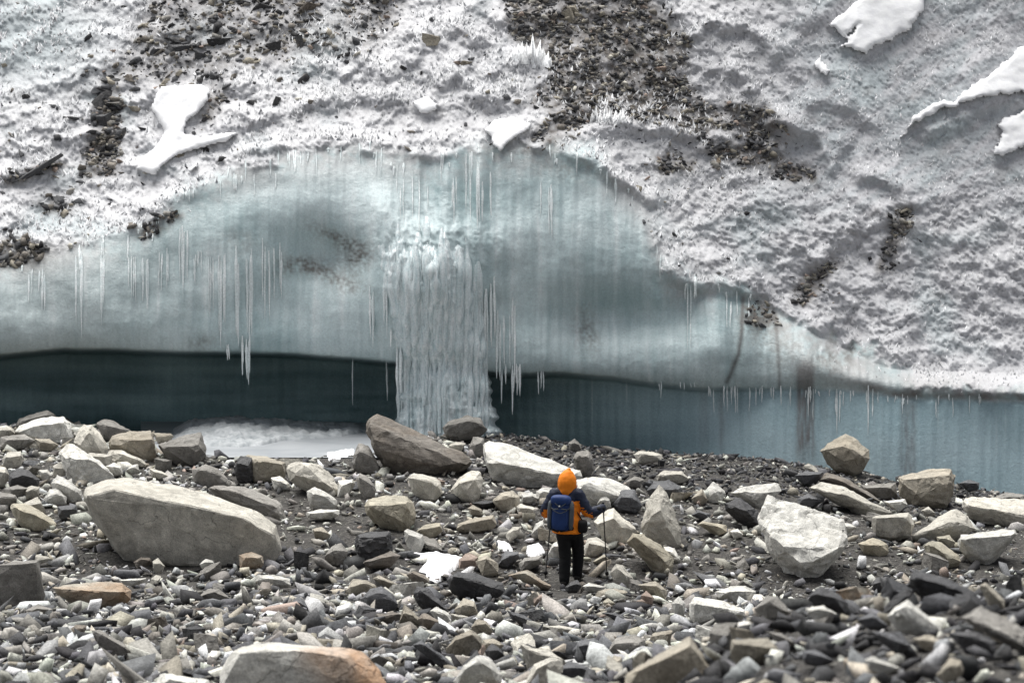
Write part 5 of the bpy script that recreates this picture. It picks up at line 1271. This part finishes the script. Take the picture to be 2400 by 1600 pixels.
# backpack
def rbox(cx_, cy_, cz_, w, d, h, e=3.2, n=24, taper=.0):
    u, v_ = np.meshgrid(np.linspace(-np.pi, np.pi, 2 * n, endpoint=False), np.linspace(-np.pi / 2, np.pi / 2, n))
    f_ = lambda a: np.sign(a) * np.abs(a) ** (2 / e)
    X, Y, Z = f_(np.cos(v_)) * f_(np.cos(u)), f_(np.cos(v_)) * f_(np.sin(u)), f_(np.sin(v_))
    X = X * (1 - taper * Z)
    V = np.stack([cx_ + X * w / 2, cy_ + Y * d / 2, cz_ + Z * h / 2], -1).reshape(-1, 3)
    i = np.arange(2 * n * n).reshape(n, 2 * n); j = np.roll(i, -1, 1)
    return V, np.stack([i[:-1].ravel(), j[:-1].ravel(), j[1:].ravel(), i[1:].ravel()], 1)
PB = HB + turned((-.105, -.17, .83))
pack = tag(link("backpack", None, loc=PB), "blue and grey backpack on the hiker's back", "backpack")
pack.rotation_euler = (.03, .04, TURN + .10); pack.scale = (1.16, 1.12, .99)
def pp(name, box, mat, parent=pack, wr=.004):
    V, F = box; nrm = V - V.mean(0); V = V + nrm * (wr * 8 * perlin(V[:, 0] * 14, V[:, 1] * 14, V[:, 2] * 14))[:, None]
    return link(name, np_mesh(name, V, F), mat, parent)
body_ = pp("pack_body", rbox(0, -.07, .30, .31, .20, .56, 2.7, taper=.09), M_BLUE)
pp("front_pocket", rbox(.0, -.165, .22, .21, .07, .34, 3.0), M_BLUE)
pp("lid", rbox(.0, -.10, .50, .27, .20, .17, 2.8), M_BLUE)
for s_ in (-1, 1):
    pp("side_panel", rbox(s_ * .140, -.085, .27, .065, .17, .44, 3.0), M_PGREY)
    V, F = tube([(s_ * .165, -.06, .44), (s_ * .10, -.185, .37), (s_ * .02, -.212, .385)], [.009, .009, .009], 8, False)
    link("compression_strap", np_mesh("compression_strap", V, np.array([f for f in F if len(f) == 4])), M_PGREY, pack)
    V, F = tube([(s_ * .10, .06, .50), (s_ * .105, .14, .56), (s_ * .12, .30, .45), (s_ * .13, .27, .20), (s_ * .13, .04, .08)], [.022, .022, .022, .02, .015], 8, False)
    link("shoulder_strap", np_mesh("shoulder_strap", V, np.array([f for f in F if len(f) == 4])), M_BLACK, pack)
V, F = tube([(-.14, .02, .06), (-.02, -.17, .05), (.14, .02, .06)], [.035, .04, .035], 8)
link("hip_belt", np_mesh("hip_belt", V, np.array([f for f in F if len(f) == 4])), M_BLACK, pack)
pp("emblem", rbox(-.01, -.205, .425, .022, .006, .028, 2.2, 10), M_WHITE, wr=0)
V, F = tube([(-.07, -.19, .47), (0, -.205, .40), (.07, -.19, .47)], [.006] * 3, 6); link("cord", np_mesh("cord", V, np.array([f for f in F if len(f) == 4])), M_PGREY, pack)
V, F = tube([(-.09, -.20, .36), (0, -.212, .31), (.09, -.20, .36)], [.006] * 3, 6); link("cord", np_mesh("cord", V, np.array([f for f in F if len(f) == 4])), M_PGREY, pack)
pouch_o = HB + turned((.215, -.07, .81))
pouch = tag(link("hip_bag", np_mesh("hip_bag", *rbox(0, 0, .10, .15, .20, .20, 3.4)), M_BLACK, loc=pouch_o), "black camera bag hanging at the hiker's right hip", "bag")
V, F = tube([(.0, .02, .18), (-.05, .03, .26), (-.10, .02, .34)], [.010] * 3, 6)
link("bag_strap", np_mesh("bag_strap", V, np.array([f for f in F if len(f) == 4])), M_BLACK, pouch)
# poles
def pole(H, tip, label):
    H, tip = HB + turned(np.array(H) + (0, .055, 0)), HB + np.array(tip); ax_ = H - tip; ax_ /= np.linalg.norm(ax_)
    tip[2] = float(ground_z(tip[0], tip[1])) - .03
    rt = tag(link("trekking_pole", None, loc=tip), label, "trekking pole", "the hiker's trekking poles")
    top = H - tip
    def part(nm, a, b, ra, rb, mat):
        V, F = tube([a, (np.array(a) + b) / 2, b], [ra, (ra + rb) / 2, rb], 10); me = bpy.data.meshes.new(nm); me.from_pydata(V.tolist(), [], [tuple(int(q) for q in f) for f in F]); me.update()
        me.polygons.foreach_set("use_smooth", np.ones(len(me.polygons), bool)); link(nm, me, mat, rt)
    part("shaft", np.zeros(3), top, .008, .0105, M_POLE); part("grip", top - ax_ * .07, top + ax_ * .075, .017, .02, M_BLACK)
    part("basket", ax_ * .07, ax_ * .08, .03, .03, M_BLACK); part("tip", -ax_ * .03, ax_ * .03, .004, .007, M_POLE)
    part("wrist_strap", top + ax_ * .06, top + ax_ * .01 + np.array([0, -.06, -.06]), .007, .007, M_BLACK)
pole(LH, (-.365, .34, .15), "thin dark trekking pole in the hiker's left hand")
pole(RH, (.585, .42, .14), "thin dark trekking pole in the hiker's right hand")
